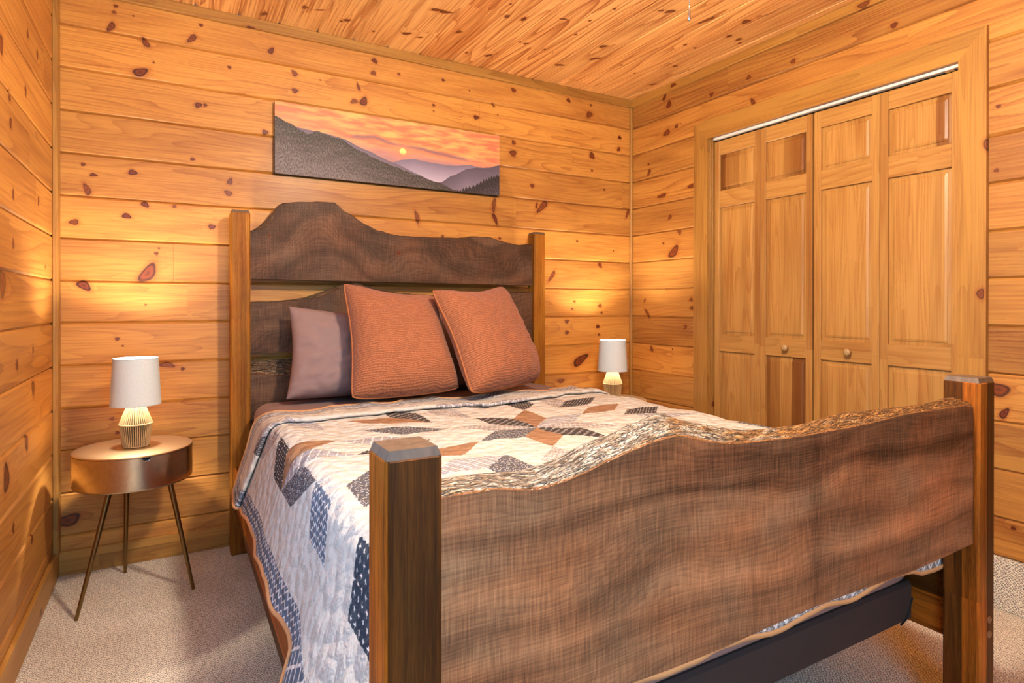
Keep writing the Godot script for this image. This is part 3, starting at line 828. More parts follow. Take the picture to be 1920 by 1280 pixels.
const HEAD_UPPER := [Vector2(0.727, 1.442), Vector2(0.748, 1.455), Vector2(0.770, 1.476), Vector2(0.793, 1.502), Vector2(0.809, 1.518), Vector2(0.823, 1.541), Vector2(0.839, 1.567), Vector2(0.855, 1.577), Vector2(0.917, 1.586), Vector2(0.999, 1.593), Vector2(1.094, 1.601), Vector2(1.120, 1.590), Vector2(1.140, 1.571), Vector2(1.177, 1.547), Vector2(1.211, 1.523), Vector2(1.256, 1.500), Vector2(1.310, 1.477), Vector2(1.393, 1.460), Vector2(1.487, 1.457), Vector2(1.596, 1.460), Vector2(1.737, 1.462), Vector2(1.845, 1.477), Vector2(1.930, 1.479), Vector2(2.021, 1.458), Vector2(2.124, 1.444), Vector2(2.202, 1.451)]
const HEAD_LOWER := [Vector2(0.723, 1.119), Vector2(0.814, 1.120), Vector2(0.872, 1.125), Vector2(0.948, 1.138), Vector2(1.014, 1.159), Vector2(1.089, 1.187), Vector2(1.133, 1.206), Vector2(1.219, 1.210), Vector2(1.310, 1.180), Vector2(1.430, 1.162), Vector2(1.728, 1.150), Vector2(2.079, 1.171), Vector2(2.224, 1.181)]

func soft_along(pts: Array, x: float, w := 0.012) -> float:
	return (along(pts, x - w) + along(pts, x) * 2.0 + along(pts, x + w)) * 0.25

func foot_top(x: float) -> float:
	return soft_along(FOOT_FRONT, x)

# ------------------------------------------------------------------ the room
func board(parent: Node3D, a: float, b: float, y0: float, y1: float, place: Callable, uvf: Callable, m: Material, called := "plank") -> void:
	# a board from a to b along the wall, y0 to y1 up, its face 18 mm proud of the studs, edges bevelled to a V joint
	var st := mb()
	st.set_smooth_group(-1)
	var v := minf(0.0085, (y1 - y0) * 0.3)
	var prof := [Vector2(y0, -0.018), Vector2(y0, -0.009), Vector2(y0 + v, 0.0), Vector2(y1 - v * 0.8, 0.0), Vector2(y1, -0.007), Vector2(y1, -0.018)]
	var o: Vector3 = place.call((a + b) * 0.5, (y0 + y1) * 0.5, -0.010)
	var n := prof.size()
	for k in n:
		var p: Vector2 = prof[k]
		var q: Vector2 = prof[(k + 1) % n]
		var A: Vector3 = place.call(a, p.x, p.y)
		var B: Vector3 = place.call(b, p.x, p.y)
		var C: Vector3 = place.call(b, q.x, q.y)
		var D: Vector3 = place.call(a, q.x, q.y)
		quad_out(st, o, A, B, C, D, uvf)
	for e in [a, b]:
		for k in range(1, n - 1):
			tri_out(st, o, place.call(e, prof[0].x, prof[0].y), place.call(e, prof[k].x, prof[k].y), place.call(e, prof[k + 1].x, prof[k + 1].y), uvf)
	obj(called, st, m, parent)

func slab_part(parent: Node, called: String, lo: Vector3, hi: Vector3, m: Material, ch := 0.0, uvf: Callable = func(p): return Vector2(p.x + p.z, p.y)) -> MeshInstance3D:
	var st := mb()
	cbox(st, lo, hi, ch, uvf)
	return obj(called, st, m, parent)

func joints(lo: float, hi: float) -> Array:
	# spans of boards between two heights
	var out := []
	var top := hi
	var k := 0
	while k < 16:
		var y := JOINT - k * PITCH
		if y < top - 0.004 and y > lo + 0.004:
			out.append([y, top])
			top = y
		k += 1
	out.append([lo, top])
	return out

func build_room() -> void:
	# carpeted floor
	var fl := mb()
	fl.set_smooth_group(-1)
	var rows := []
	var step := 0.25
	var x0 := -WT; var x1 := RW + 0.75; var z0 := -WT; var z1 := RD + WT
	fl.set_smooth_group(-1)
	var lo := Vector3(x0, -0.1, z0)
	var hi := Vector3(x1, 0.0, z1)
	for f in [[Vector3(x0, 0, z0), Vector3(x1, 0, z0), Vector3(x1, 0, z1), Vector3(x0, 0, z1)], [Vector3(x0, -0.1, z1), Vector3(x1, -0.1, z1), Vector3(x1, -0.1, z0), Vector3(x0, -0.1, z0)],
			[lo, Vector3(x1, -0.1, z0), Vector3(x1, 0, z0), Vector3(x0, 0, z0)], [Vector3(x0, -0.1, z1), Vector3(x0, 0, z1), hi, Vector3(x1, -0.1, z1)],
			[lo, Vector3(x0, 0, z0), Vector3(x0, 0, z1), Vector3(x0, -0.1, z1)], [Vector3(x1, -0.1, z0), Vector3(x1, -0.1, z1), hi, Vector3(x1, 0, z0)]]:
		var uv := []
		for p in f: uv.append(Vector2(p.x, p.z + p.y) / 0.25)
		for t in [[0, 1, 2], [0, 2, 3]]:
			for q in t:
				fl.set_uv(uv[q]); fl.set_uv2(uv[q] * 0.22); fl.add_vertex(f[q])
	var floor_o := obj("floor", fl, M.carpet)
	tag(floor_o, "beige loop-pile carpet over the whole bedroom floor", "", "", "structure")

	# back wall
	var back := shell("wall_back", "knotty pine board wall behind the headboard")
	slab_part(back, "backing", Vector3(-WT, 0, -WT), Vector3(RW + WT, RH, -0.018), M.plaster)
	var pb := func(a: float, y: float, d: float) -> Vector3: return Vector3(a, y, d)
	var ub := func(p: Vector3) -> Vector2: return Vector2(p.x / RW, 1.0 - p.y / RH)
	var split := {1: 1.93, 6: 0.42, 10: 2.436, 13: 1.2}
	var n := 0
	for s in joints(0.0, RH):
		if split.has(n):
			board(back, 0.0, split[n] - 0.0004, s[0], s[1], pb, ub, M.back)
			board(back, split[n] + 0.0004, RW, s[0], s[1], pb, ub, M.back)
		else:
			board(back, 0.0, RW, s[0], s[1], pb, ub, M.back)
		n += 1

	# left wall, with a window behind the camera's left
	var left := shell("wall_left", "knotty pine board wall on the nightstand side")
	var pl := func(a: float, y: float, d: float) -> Vector3: return Vector3(d, y, a)
	var ul := func(p: Vector3) -> Vector2: return Vector2(p.z / RD, 1.0 - p.y / RH)
	var wa := 1.45; var wb := 2.45; var wy0 := 0.85; var wy1 := 2.05
	slab_part(left, "backing", Vector3(-WT, 0, 0), Vector3(-0.018, wy0, RD), M.plaster)
	slab_part(left, "backing", Vector3(-WT, wy1, 0), Vector3(-0.018, RH, RD), M.plaster)
	slab_part(left, "backing", Vector3(-WT, wy0, 0), Vector3(-0.018, wy1, wa), M.plaster)
	slab_part(left, "backing", Vector3(-WT, wy0, wb), Vector3(-0.018, wy1, RD), M.plaster)
	for s in joints(0.0, RH):
		if s[1] <= wy0 + 0.01 or s[0] >= wy1 - 0.01:
			board(left, 0.0, RD, s[0], s[1], pl, ul, M.left)
		else:
			board(left, 0.0, wa, s[0], s[1], pl, ul, M.left)
			board(left, wb, RD, s[0], s[1], pl, ul, M.left)
			if s[0] < wy0: board(left, wa, wb, s[0], wy0, pl, ul, M.left)
			if s[1] > wy1: board(left, wa, wb, wy1, s[1], pl, ul, M.left)

	# right wall round the closet
	var right := shell("wall_right", "knotty pine board wall round the closet doors")
	var pr := func(a: float, y: float, d: float) -> Vector3: return Vector3(RW - d, y, a)
	var ur := func(p: Vector3) -> Vector2: return Vector2(p.z / RD, 1.0 - p.y / RH)
	var ca := 0.640; var cb := 1.910; var cy := 2.055
	slab_part(right, "backing", Vector3(RW + 0.018, 0, 0), Vector3(RW + WT, RH, ca), M.plaster)
	slab_part(right, "backing", Vector3(RW + 0.018, 0, cb), Vector3(RW + WT, RH, RD), M.plaster)
	slab_part(right, "backing", Vector3(RW + 0.018, cy, ca), Vector3(RW + WT, RH, cb), M.plaster)
	for s in joints(0.0, RH):
		if s[0] >= cy - 0.01:
			board(right, 0.0, RD, s[0], s[1], pr, ur, M.right)
		else:
			board(right, 0.0, ca, s[0], s[1], pr, ur, M.right)
			if s[1] > 0.2: board(right, cb, RD, maxf(s[0], 0.19), s[1], pr, ur, M.right)
			if s[1] > cy: board(right, ca, cb, cy, s[1], pr, ur, M.right)
	# closet box behind the doors
	slab_part(right, "closet_lining", Vector3(RW + 0.70, 0, ca - 0.2), Vector3(RW + 0.75, RH, cb + 0.2), M.plaster)
	slab_part(right, "closet_lining", Vector3(RW + WT, 0, ca - 0.2), Vector3(RW + 0.70, RH, ca - 0.15), M.plaster)
	slab_part(right, "closet_lining", Vector3(RW + WT, 0, cb + 0.15), Vector3(RW + 0.70, RH, cb + 0.2), M.plaster)

	# front wall behind the camera, with a tall window
	var front := shell("wall_front", "pine board wall behind the camera with a window")
	var pf := func(a: float, y: float, d: float) -> Vector3: return Vector3(a, y, RD - d)
	var fa := 0.15; var fb := 1.15; var fy0 := 0.55; var fy1 := 2.05
	slab_part(front, "backing", Vector3(-WT, 0, RD + 0.018), Vector3(fa, RH, RD + WT), M.plaster)
	slab_part(front, "backing", Vector3(fb, 0, RD + 0.018), Vector3(RW + WT, RH, RD + WT), M.plaster)
	slab_part(front, "backing", Vector3(fa, 0, RD + 0.018), Vector3(fb, fy0, RD + WT), M.plaster)
	slab_part(front, "backing", Vector3(fa, fy1, RD + 0.018), Vector3(fb, RH, RD + WT), M.plaster)
	for s in joints(0.0, RH):
		if s[1] <= fy0 + 0.01 or s[0] >= fy1 - 0.01:
			board(front, 0.0, RW, s[0], s[1], pf, ub, M.back)
		else:
			board(front, 0.0, fa, s[0], s[1], pf, ub, M.back)
			board(front, fb, RW, s[0], s[1], pf, ub, M.back)
			if s[0] < fy0: board(front, fa, fb, s[0], fy0, pf, ub, M.back)
			if s[1] > fy1: board(front, fa, fb, fy1, s[1], pf, ub, M.back)

	# windows out of view: frame and pane
	var w1 := shell("window_1", "window in the wall to the left of the camera")
	var sash := func(parent: Node3D, lo_: Vector3, hi_: Vector3, thin: int) -> void:
		var ax := 0 if thin == 2 else 2
		for e in 2:
			var a := lo_; var b := hi_
			if e == 0: b[ax] = a[ax] + 0.05
			else: a[ax] = b[ax] - 0.05
			slab_part(parent, "frame_side", a, b, M.stock, 0.003)
			a = lo_; b = hi_
			a[ax] += 0.05; b[ax] -= 0.05
			if e == 0: b.y = a.y + 0.05
			else: a.y = b.y - 0.05
			slab_part(parent, "frame_rail", a, b, M.stock, 0.003)
		var c := (lo_ + hi_) * 0.5
		var pa := lo_; var pb_ := hi_
		pa[ax] += 0.05; pb_[ax] -= 0.05; pa.y += 0.05; pb_.y -= 0.05
		pa[thin] = c[thin] - 0.002; pb_[thin] = c[thin] + 0.002
		slab_part(parent, "pane", pa, pb_, M.pane)
	sash.call(w1, Vector3(-0.09, wy0, wa), Vector3(-0.04, wy1, wb), 0)
	var w2 := shell("window_2", "tall window in the wall behind the camera")
	sash.call(w2, Vector3(fa, fy0, RD + 0.04), Vector3(fb, fy1, RD + 0.09), 2)

	# ceiling boards run away from the headboard wall
	var ceiling := shell("ceiling", "orange pine board ceiling with knots")
	slab_part(ceiling, "backing", Vector3(-WT, RH + 0.018, -WT), Vector3(RW + 0.75, RH + 0.12, RD + WT), M.plaster)
	var pc := func(a: float, y: float, d: float) -> Vector3: return Vector3(y, RH - d, a)
	var uc := func(p: Vector3) -> Vector2: return Vector2(p.z / RD, 1.0 - p.x / RW)
	for k in 18:
		var a := maxf(0.0, -0.024 + k * 0.17625)
		var b := minf(RW, -0.024 + (k + 1) * 0.17625)
		if b - a < 0.01: continue
		board(ceiling, 0.0, RD, a, b, pc, uc, M.ceil)

	# trims: corner strips, crown strips, baseboards
	var trim := func(called: String, label: String, lo_: Vector3, hi_: Vector3, uvf: Callable, ch := 0.002) -> void:
		var st := mb()
		cbox(st, lo_, hi_, ch, uvf)
		tag(obj(called, st, M.stock), label, "", "", "structure")
	var uvv := func(p: Vector3) -> Vector2: return Vector2(p.y / 2.4, (p.x + p.z) / 0.6)
	var uvx := func(p: Vector3) -> Vector2: return Vector2(p.x / 2.4 * 0.75, (p.y + p.z) / 0.6 + 0.2)
	var uvz := func(p: Vector3) -> Vector2: return Vector2(p.z / 2.4 * 0.75, (p.y + p.x) / 0.6 + 0.5)
	trim.call("trim_1", "narrow pine strip in the corner beside the left nightstand", Vector3(0.0, 0.098, 0.0), Vector3(0.018, 2.394, 0.066), uvv)
	trim.call("trim_2", "narrow pine strip in the corner behind the right lamp", Vector3(RW - 0.018, 0.098, 0.0), Vector3(RW, 2.394, 0.020), uvv, 0.004)
	trim.call("trim_3", "pine crown strip along the top of the headboard wall", Vector3(0.0, 2.394, 0.0), Vector3(RW, RH, 0.020), uvx)
	trim.call("trim_4", "pine crown strip above the closet", Vector3(RW - 0.020, 2.394, 0.020), Vector3(RW, RH, RD), uvz)
	trim.call("trim_5", "pine crown strip along the top of the left wall", Vector3(0.0, 2.394, 0.020), Vector3(0.020, RH, RD), uvz)
	trim.call("baseboard_back", "pine baseboard under the headboard wall", Vector3(0.013, 0.0, 0.0), Vector3(RW, 0.098, 0.016), uvx)
	trim.call("baseboard_left", "pine baseboard along the left wall", Vector3(0.0, 0.0, 0.0), Vector3(0.013, 0.112, RD), uvz)
	var cove := mb()
	cbox(cove, Vector3(RW - 0.006, 0, 1.992), Vector3(RW + 0.018, 0.19, RD), 0.003, func(p: Vector3) -> Vector2: return Vector2(p.z, p.y + p.x) / 0.25)
	tag(obj("baseboard_right", cove, M.carpet), "carpet turned up the wall right of the closet", "", "", "structure")

func build_closet() -> void:
	# casing boards with mitred corners, proud of the wall
	var T := 0.020
	var X := RW
	var zi0 := 0.662; var zi1 := 1.893; var yi := 2.037
	var zo0 := 0.560; var zo1 := 1.985; var yo := 2.140
	var casing := func(called: String, label: String, poly: Array, vert: bool, off: float) -> void:
		var st := mb()
		st.set_smooth_group(-1)
		var c := Vector3()
		for p in poly: c += Vector3(X - T * 0.5, p.y, p.x) / poly.size()
		var uvf := func(p: Vector3) -> Vector2: return Vector2(p.y / 2.4, p.z / 0.6 + off) if vert else Vector2(p.z / 2.4 * 0.8, p.y / 0.6 + off)
		var n := poly.size()
		for k in range(1, n - 1):
			for d in [0.0, T]:
				tri_out(st, c, Vector3(X - d, poly[0].y, poly[0].x), Vector3(X - d, poly[k].y, poly[k].x), Vector3(X - d, poly[k + 1].y, poly[k + 1].x), uvf)
		for k in n:
			var p: Vector2 = poly[k]; var q: Vector2 = poly[(k + 1) % n]
			quad_out(st, c, Vector3(X, p.y, p.x), Vector3(X, q.y, q.x), Vector3(X - T, q.y, q.x), Vector3(X - T, p.y, p.x), uvf)
		tag(obj(called, st, M.stock), label, "", "", "structure")
	casing.call("trim_6", "pine casing board at the lamp side of the closet", [Vector2(zo0, 0), Vector2(zi0, 0), Vector2(zi0, yi), Vector2(zo0, yo)], true, 0.06)
	casing.call("trim_7", "pine casing board at the right side of the closet", [Vector2(zi1, 0), Vector2(zo1, 0), Vector2(zo1, yo), Vector2(zi1, yi)], true, 0.27)
	casing.call("trim_8", "pine header casing board above the closet doors", [Vector2(zo0, yo), Vector2(zi0, yi), Vector2(zi1, yi), Vector2(zo1, yo)], false, 0.21)
	# jambs lining the opening
	var jamb := shell("trim_9", "pine jamb lining the closet opening")
	var ju := func(p: Vector3) -> Vector2: return Vector2(p.y / 2.4, (p.x + p.z) / 0.6)
	slab_part(jamb, "jamb", Vector3(X, 0, 0.640), Vector3(X + 0.10, 2.055, 0.664), M.stock, 0.001, ju)
	slab_part(jamb, "jamb", Vector3(X, 0, 1.891), Vector3(X + 0.10, 2.055, 1.910), M.stock, 0.001, ju)
	slab_part(jamb, "jamb", Vector3(X, 2.039, 0.664), Vector3(X + 0.10, 2.055, 1.891), M.stock, 0.001, func(p: Vector3) -> Vector2: return Vector2(p.z / 2.4, p.x / 0.6))
	slab_part(jamb, "door_stop", Vector3(X + 0.006, 0, 0.664), Vector3(X + 0.024, 2.039, 0.676), M.stock, 0.002, ju)
	# track
	var track := thing("closet_track", "white metal track along the top of the folding closet doors", "track", Vector3(X, 0, 0))
	slab_part(track, "channel", Vector3(0.004, 2.0245, 0.682), Vector3(0.034, 2.0385, 1.8905), M.white_metal, 0.002)
	slab_part(track, "bracket", Vector3(0.005, 2.0175, 1.835), Vector3(0.030, 2.0245, 1.868), M.steel, 0.001)

	# four leaves
	var edges := [0.680, 0.9795, 1.2795, 1.5820, 1.8885]
	for k in 4:
		var names := ["closet door leaf nearest the right lamp, two dark strips in its top panel", "closet door leaf with a knob and dark strips in its lower panel", "closet door leaf with a knob and pale panels", "closet door leaf nearest the right casing, dark strip in its top panel"]
		var d := shell("door_%d" % (k + 1), names[k])
		d.position = Vector3(X + 0.019, 0, edges[k])
		leaf(d, edges[k + 1] - edges[k] - (0.010 if k == 1 else 0.0015), k)

func leaf(d: Node3D, w: float, k: int) -> void:
	# front face at x = 0, door runs along +z, thickness into +x
	var top := 2.016
	var sw := 0.033
	var th := 0.030
	var off := k * 0.31
	var uvv := func(p: Vector3) -> Vector2: return Vector2(p.y / 2.1, (p.z + off + p.x) / 1.3)
	var uvh := func(p: Vector3) -> Vector2: return Vector2((p.z + off) / 2.1 + 0.3, (p.y * 0.5 + p.x) / 1.3)
	# stiles are finger-jointed from two lengths at the lock rail
	var us := func(q: Vector3) -> Vector2: return Vector2(q.y, (q.z + q.x) / 0.2)
	for s in [[0.0, k == 1 or k == 3], [w - sw, k == 0 or k == 1]]:
		var cut := 0.905 - 0.01 * k
		slab_part(d, "stile", Vector3(0, 0.012, s[0]), Vector3(th, cut, s[0] + sw), M.door, 0.0008, uvv)
		slab_part(d, "stile", Vector3(0, cut, s[0]), Vector3(th, top, s[0] + sw), M.mid_stile if s[1] else M.door, 0.0008, us if s[1] else uvv)
	for r in [[1.938, top], [1.647, 1.739], [0.851, 0.942], [0.012, 0.20]]:
		slab_part(d, "rail", Vector3(0.0006, r[0], sw), Vector3(th, r[1], w - sw), M.door, 0.0015, uvh)
	var panels := [[1.739, 1.938], [0.942, 1.647], [0.20, 0.851]]
	for p in 3:
		var y0: float = panels[p][0]; var y1: float = panels[p][1]
		# strips of one raised panel, glued edge to edge: share of the width and wood
		var strips := [[1.0, "door"]]
		if k == 0 and p == 0: strips = [[0.16, "dark_strip"], [0.56, "mid_strip"], [1.0, "door"]]
		if k == 1 and p == 0: strips = [[0.45, "door"], [0.9, "mid_strip"], [1.0, "dark_strip"]]
		if k == 1 and p == 2: strips = [[0.36, "mid_strip"], [0.66, "door"], [1.0, "dark_strip"]]
		if k == 3 and p == 0: strips = [[0.76, "door"], [1.0, "mid_strip"]]
		var z0 := sw; var z1 := w - sw
		var za := z0
		for s in strips:
			var zb: float = lerpf(z0, z1, s[0])
			var st := mb()
			panel_strip(st, z0, z1, y0, y1, za, zb, uvv if s[1] == "door" else func(q: Vector3) -> Vector2: return Vector2(q.y, q.z / 0.2))
			obj("panel", st, M[s[1]], d)
			za = zb
	if k == 1 or k == 2:
		var st := mb()
		var kz := 1.139 - 0.9795 if k == 1 else 1.453 - 1.2795
		var prof := [Vector2(0.0075, 0.0), Vector2(0.0075, 0.010), Vector2(0.010, 0.014), Vector2(0.0155, 0.020), Vector2(0.0165, 0.026), Vector2(0.0145, 0.031), Vector2(0.009, 0.034), Vector2(0.0, 0.035)]
		lathe(st, prof, Vector3.ZERO, 24)
		var o := obj("knob", st, M.plug_pale, d)
		o.rotation.z = PI / 2
		o.position = Vector3(0.0, 0.897, kz)

# raised panel between (z0..z1, y0..y1), only its part between za and zb
func panel_strip(st: SurfaceTool, z0: float, z1: float, y0: float, y1: float, za: float, zb: float, uvf: Callable) -> void:
	st.set_smooth_group(-1)
	var depth := func(z: float, y: float) -> float:
		var e := minf(minf(z - z0, z1 - z), minf(y - y0, y1 - y))
		return 0.013 - 0.002 * clampf(e / 0.012, 0, 1) if e < 0.016 else lerpf(0.0085, 0.005, clampf((e - 0.016) / 0.010, 0, 1))
	var cuts_z := [za, zb]
	for c in [z0 + 0.0155, z0 + 0.0165, z0 + 0.026, z1 - 0.026, z1 - 0.0165, z1 - 0.0155]:
		if c > za + 1e-4 and c < zb - 1e-4: cuts_z.append(c)
	cuts_z.sort()
	var cuts_y := [y0, y0 + 0.0155, y0 + 0.0165, y0 + 0.026, y1 - 0.026, y1 - 0.0165, y1 - 0.0155, y1]
	for i in cuts_z.size() - 1:
		for j in cuts_y.size() - 1:
			var q := []
			for c in [[i, j], [i + 1, j], [i + 1, j + 1], [i, j + 1]]:
				var z: float = cuts_z[c[0]]; var y: float = cuts_y[c[1]]
				q.append(Vector3(depth.call(z, y), y, z))
			quad_out(st, Vector3(1.0, (y0 + y1) / 2, (z0 + z1) / 2), q[0], q[1], q[2], q[3], uvf)
	# back and sides, so that the panel has its thickness
	var b := 0.024
	quad_out(st, Vector3(0, (y0 + y1) / 2, (za + zb) / 2), Vector3(b, y0, za), Vector3(b, y0, zb), Vector3(b, y1, zb), Vector3(b, y1, za), uvf)

# ------------------------------------------------------------------ bed
func post(bed: Node3D, x0: float, x1: float, z0: float, z1: float, h: float, m: Material, off: float) -> Node3D:
	var st := mb()
	var uvf := func(p: Vector3) -> Vector2: return Vector2(p.y / 1.2 + off, (p.x - x0 + p.z - z0) / 0.16 + off)
	var ch := 0.006
	cbox(st, Vector3(x0, 0, z0), Vector3(x1, h - 0.008, z1), ch, uvf)
	var o := obj("post", st, m, bed)
	var cap := mb()
	var i := 0.0062
	cap.set_smooth_group(-1)
	var c := Vector3((x0 + x1) / 2, h - 0.01, (z0 + z1) / 2)
	var lo := [Vector3(x0 + 0.002, h - 0.012, z0 + 0.002), Vector3(x1 - 0.002, h - 0.012, z0 + 0.002), Vector3(x1 - 0.002, h - 0.012, z1 - 0.002), Vector3(x0 + 0.002, h - 0.012, z1 - 0.002)]
	var hi := [Vector3(x0 + i, h, z0 + i), Vector3(x1 - i, h, z0 + i), Vector3(x1 - i, h, z1 - i), Vector3(x0 + i, h, z1 - i)]
	var cu := func(p: Vector3) -> Vector2: return Vector2(p.x, p.z) * 4.0
	quad_out(cap, c, hi[0], hi[1], hi[2], hi[3], cu)
	for k in 4:
		quad_out(cap, c, lo[k], lo[(k + 1) % 4], hi[(k + 1) % 4], hi[k], cu)
	obj("cut_top", cap, M.endgrain, o)
	return o

# a slab standing between two posts: straight foot, live edge on top (front outline and back outline)
func slab(bed: Node3D, called: String, xa: float, xb: float, bottom: Callable, top_f: Callable, top_b: Callable, zf: float, zb: float, m: Material, uvf: Callable, rough: float) -> void:
	var N := 110
	var st := mb()
	st.set_smooth_group(-1)
	var ed := mb()
	var rows := []
	var uvs := []
	var K := 9
	for i in N + 1:
		var x := lerpf(xa, xb, float(i) / N)
		var yb: float = bottom.call(x)
		var tf: float = top_f.call(x); var tb: float = top_b.call(x)
		if i < N:
			var x2 := lerpf(xa, xb, float(i + 1) / N)
			var yb2: float = bottom.call(x2); var tf2: float = top_f.call(x2); var tb2: float = top_b.call(x2)
			var o := Vector3((x + x2) / 2, (yb + tf) / 2, (zf + zb) / 2)
			quad_out(st, o, Vector3(x, yb, zf), Vector3(x2, yb2, zf), Vector3(x2, tf2, zf), Vector3(x, tf, zf), uvf)
			quad_out(st, o, Vector3(x, yb, zb), Vector3(x2, yb2, zb), Vector3(x2, tb2, zb), Vector3(x, tb, zb), uvf)
			quad_out(st, o, Vector3(x, yb, zf), Vector3(x2, yb2, zf), Vector3(x2, yb2, zb), Vector3(x, yb, zb), uvf)
		var row := []
		var uv := []
		var run := 0.0
		for k in K + 1:
			var t := float(k) / K
			var y := lerpf(tf, tb, t)
			y += sin(t * PI) * (0.004 + rough * (fbm(x * 16.0, t * 1.6) * 0.9 + fbm(x * 45.0 + 7.0, t * 4.0) * 0.45))
			row.append(Vector3(x, y, lerpf(zf, zb, t)))
			uv.append(Vector2((x - 0.70) / 1.53, 0.01 + t * 0.98))
		rows.append(row); uvs.append(uv)
	for e in [xa, xb]:
		var yb: float = bottom.call(e)
		quad_out(st, Vector3((xa + xb) / 2, yb + 0.1, (zf + zb) / 2), Vector3(e, yb, zf), Vector3(e, top_f.call(e), zf), Vector3(e, top_b.call(e), zb), Vector3(e, yb, zb), uvf)
	var o := obj(called, st, m, bed)
	sheet(ed, rows, uvs, true)
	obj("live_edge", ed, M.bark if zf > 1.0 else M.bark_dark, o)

var _fn: FastNoiseLite
func fbm(x: float, y: float) -> float:
	if _fn == null:
		_fn = FastNoiseLite.new()
		_fn.seed = 5
		_fn.frequency = 1.0
		_fn.fractal_octaves = 3
	return _fn.get_noise_2d(x, y)

func build_bed() -> void:
	var bed := thing("bed_frame", "stained timber bed frame with square posts and live-edge walnut planks", "bed frame", Vector3.ZERO)
	post(bed, 0.639, 0.719, 0.064, 0.142, 1.528, M.post1, 0.13)
	post(bed, 2.208, 2.282, 0.064, 0.142, 1.522, M.post1, 0.57)
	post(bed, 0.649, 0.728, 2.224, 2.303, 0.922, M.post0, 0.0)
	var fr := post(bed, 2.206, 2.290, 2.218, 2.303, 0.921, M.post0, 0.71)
	for y in [0.293, 0.255]:
		var st := mb()
		lathe(st, [Vector2(0.0095, 0.0), Vector2(0.0095, 0.0025), Vector2(0.007, 0.0045), Vector2(0, 0.005)], Vector3.ZERO, 24)
		var o := obj("dowel_plug", st, M.plug, fr)
		o.rotation.x = PI / 2
		o.position = Vector3(2.259, y, 2.302)
	# footboard
	var fu := func(p: Vector3) -> Vector2: return Vector2((p.x - 0.72) / 1.5, 1.0 - (p.y - 0.48) / 0.45 + (p.z - 2.289) * 0.3)
	slab(bed, "footboard_plank", 0.724, 2.210, func(x): return 0.492 + 0.004 * sin(x * 9.0), foot_top, func(x): return soft_along(FOOT_BACK, x), 2.289, 2.243, M.foot, fu, 0.009)
	# headboard planks
	var hu := func(p: Vector3) -> Vector2: return Vector2((p.x - 0.71) / 1.5, 1.0 - (p.y - 0.55) / 1.06 + p.z * 0.2)
	var flat := func(x): return 0.0
	slab(bed, "headboard_plank", 0.716, 2.211, func(x): return lerpf(1.224, 1.217, (x - 0.72) / 1.49), func(x): return soft_along(HEAD_UPPER, x, 0.006) - 0.004 - 0.03 * exp(-pow((x - 0.80) / 0.045, 2.0)) - 0.012 * exp(-pow((x - 1.14) / 0.03, 2.0)), func(x): return soft_along(HEAD_UPPER, x, 0.006), 0.112, 0.074, M.head, hu, 0.006)
	slab(bed, "headboard_plank", 0.716, 2.211, func(x): return lerpf(0.886, 0.905, (x - 0.72) / 1.49), func(x): return soft_along(HEAD_LOWER, x) - 0.003 - 0.018 * exp(-pow((x - 1.05) / 0.12, 2.0)), func(x): return soft_along(HEAD_LOWER, x), 0.112, 0.074, M.head, hu, 0.006)
	slab(bed, "headboard_plank", 0.716, 2.211, func(x): return 0.45, func(x): return 0.778 + 0.012 * sin(x * 11.0), func(x): return 0.850 + 0.006 * sin(x * 8.0), 0.112, 0.074, M.head, hu, 0.007)
	# rails
	var ru := func(p: Vector3) -> Vector2: return Vector2(p.z / 2.2, (p.y + p.x) / 0.3)
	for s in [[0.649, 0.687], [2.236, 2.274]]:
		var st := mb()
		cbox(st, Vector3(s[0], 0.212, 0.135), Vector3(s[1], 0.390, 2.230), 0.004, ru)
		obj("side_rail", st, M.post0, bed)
	# slats that carry the box spring
	for k in 5:
		var z := 0.30 + k * 0.42
		slab_part(bed, "slat", Vector3(0.684, 0.224, z), Vector3(2.239, 0.242, z + 0.07), M.stock, 0.002)

	# box spring
	var bs := thing("box_spring", "dark grey fabric box spring under the mattress", "box spring", Vector3(1.462, 0.243, 1.15))
	var st := mb()
	cbox(st, Vector3(-0.735, 0.0, -1.0), Vector3(0.725, 0.108, 1.005), 0.008, func(p: Vector3) -> Vector2: return Vector2(p.x, p.y + p.z) * 3.0)
	obj("cover", st, M.box, bs)
	var guard := mb()
	var pts := PackedVector3Array()
	for k in 13:
		var t := k / 12.0
		pts.append(Vector3(0.722 - 0.045 * t * t - 0.012 * t, 0.062 - 0.060 * (t * 0.5 + 0.5 * smoothstep(0.2, 0.8, t)), 1.0055))
	tube(guard, pts, [0.003], 6)
	obj("corner_seam", guard, M.black, bs)

	# mattress with its fitted sheet
	var mt := thing("mattress", "mattress in a mauve fitted sheet", "mattress", Vector3(1.462, 0.3525, 1.165))
	st = mb()
	cushion_box(st, 0.742, 0.3225, 0.998, 0.055)
	obj("fitted_sheet", st, M.sheet, mt)

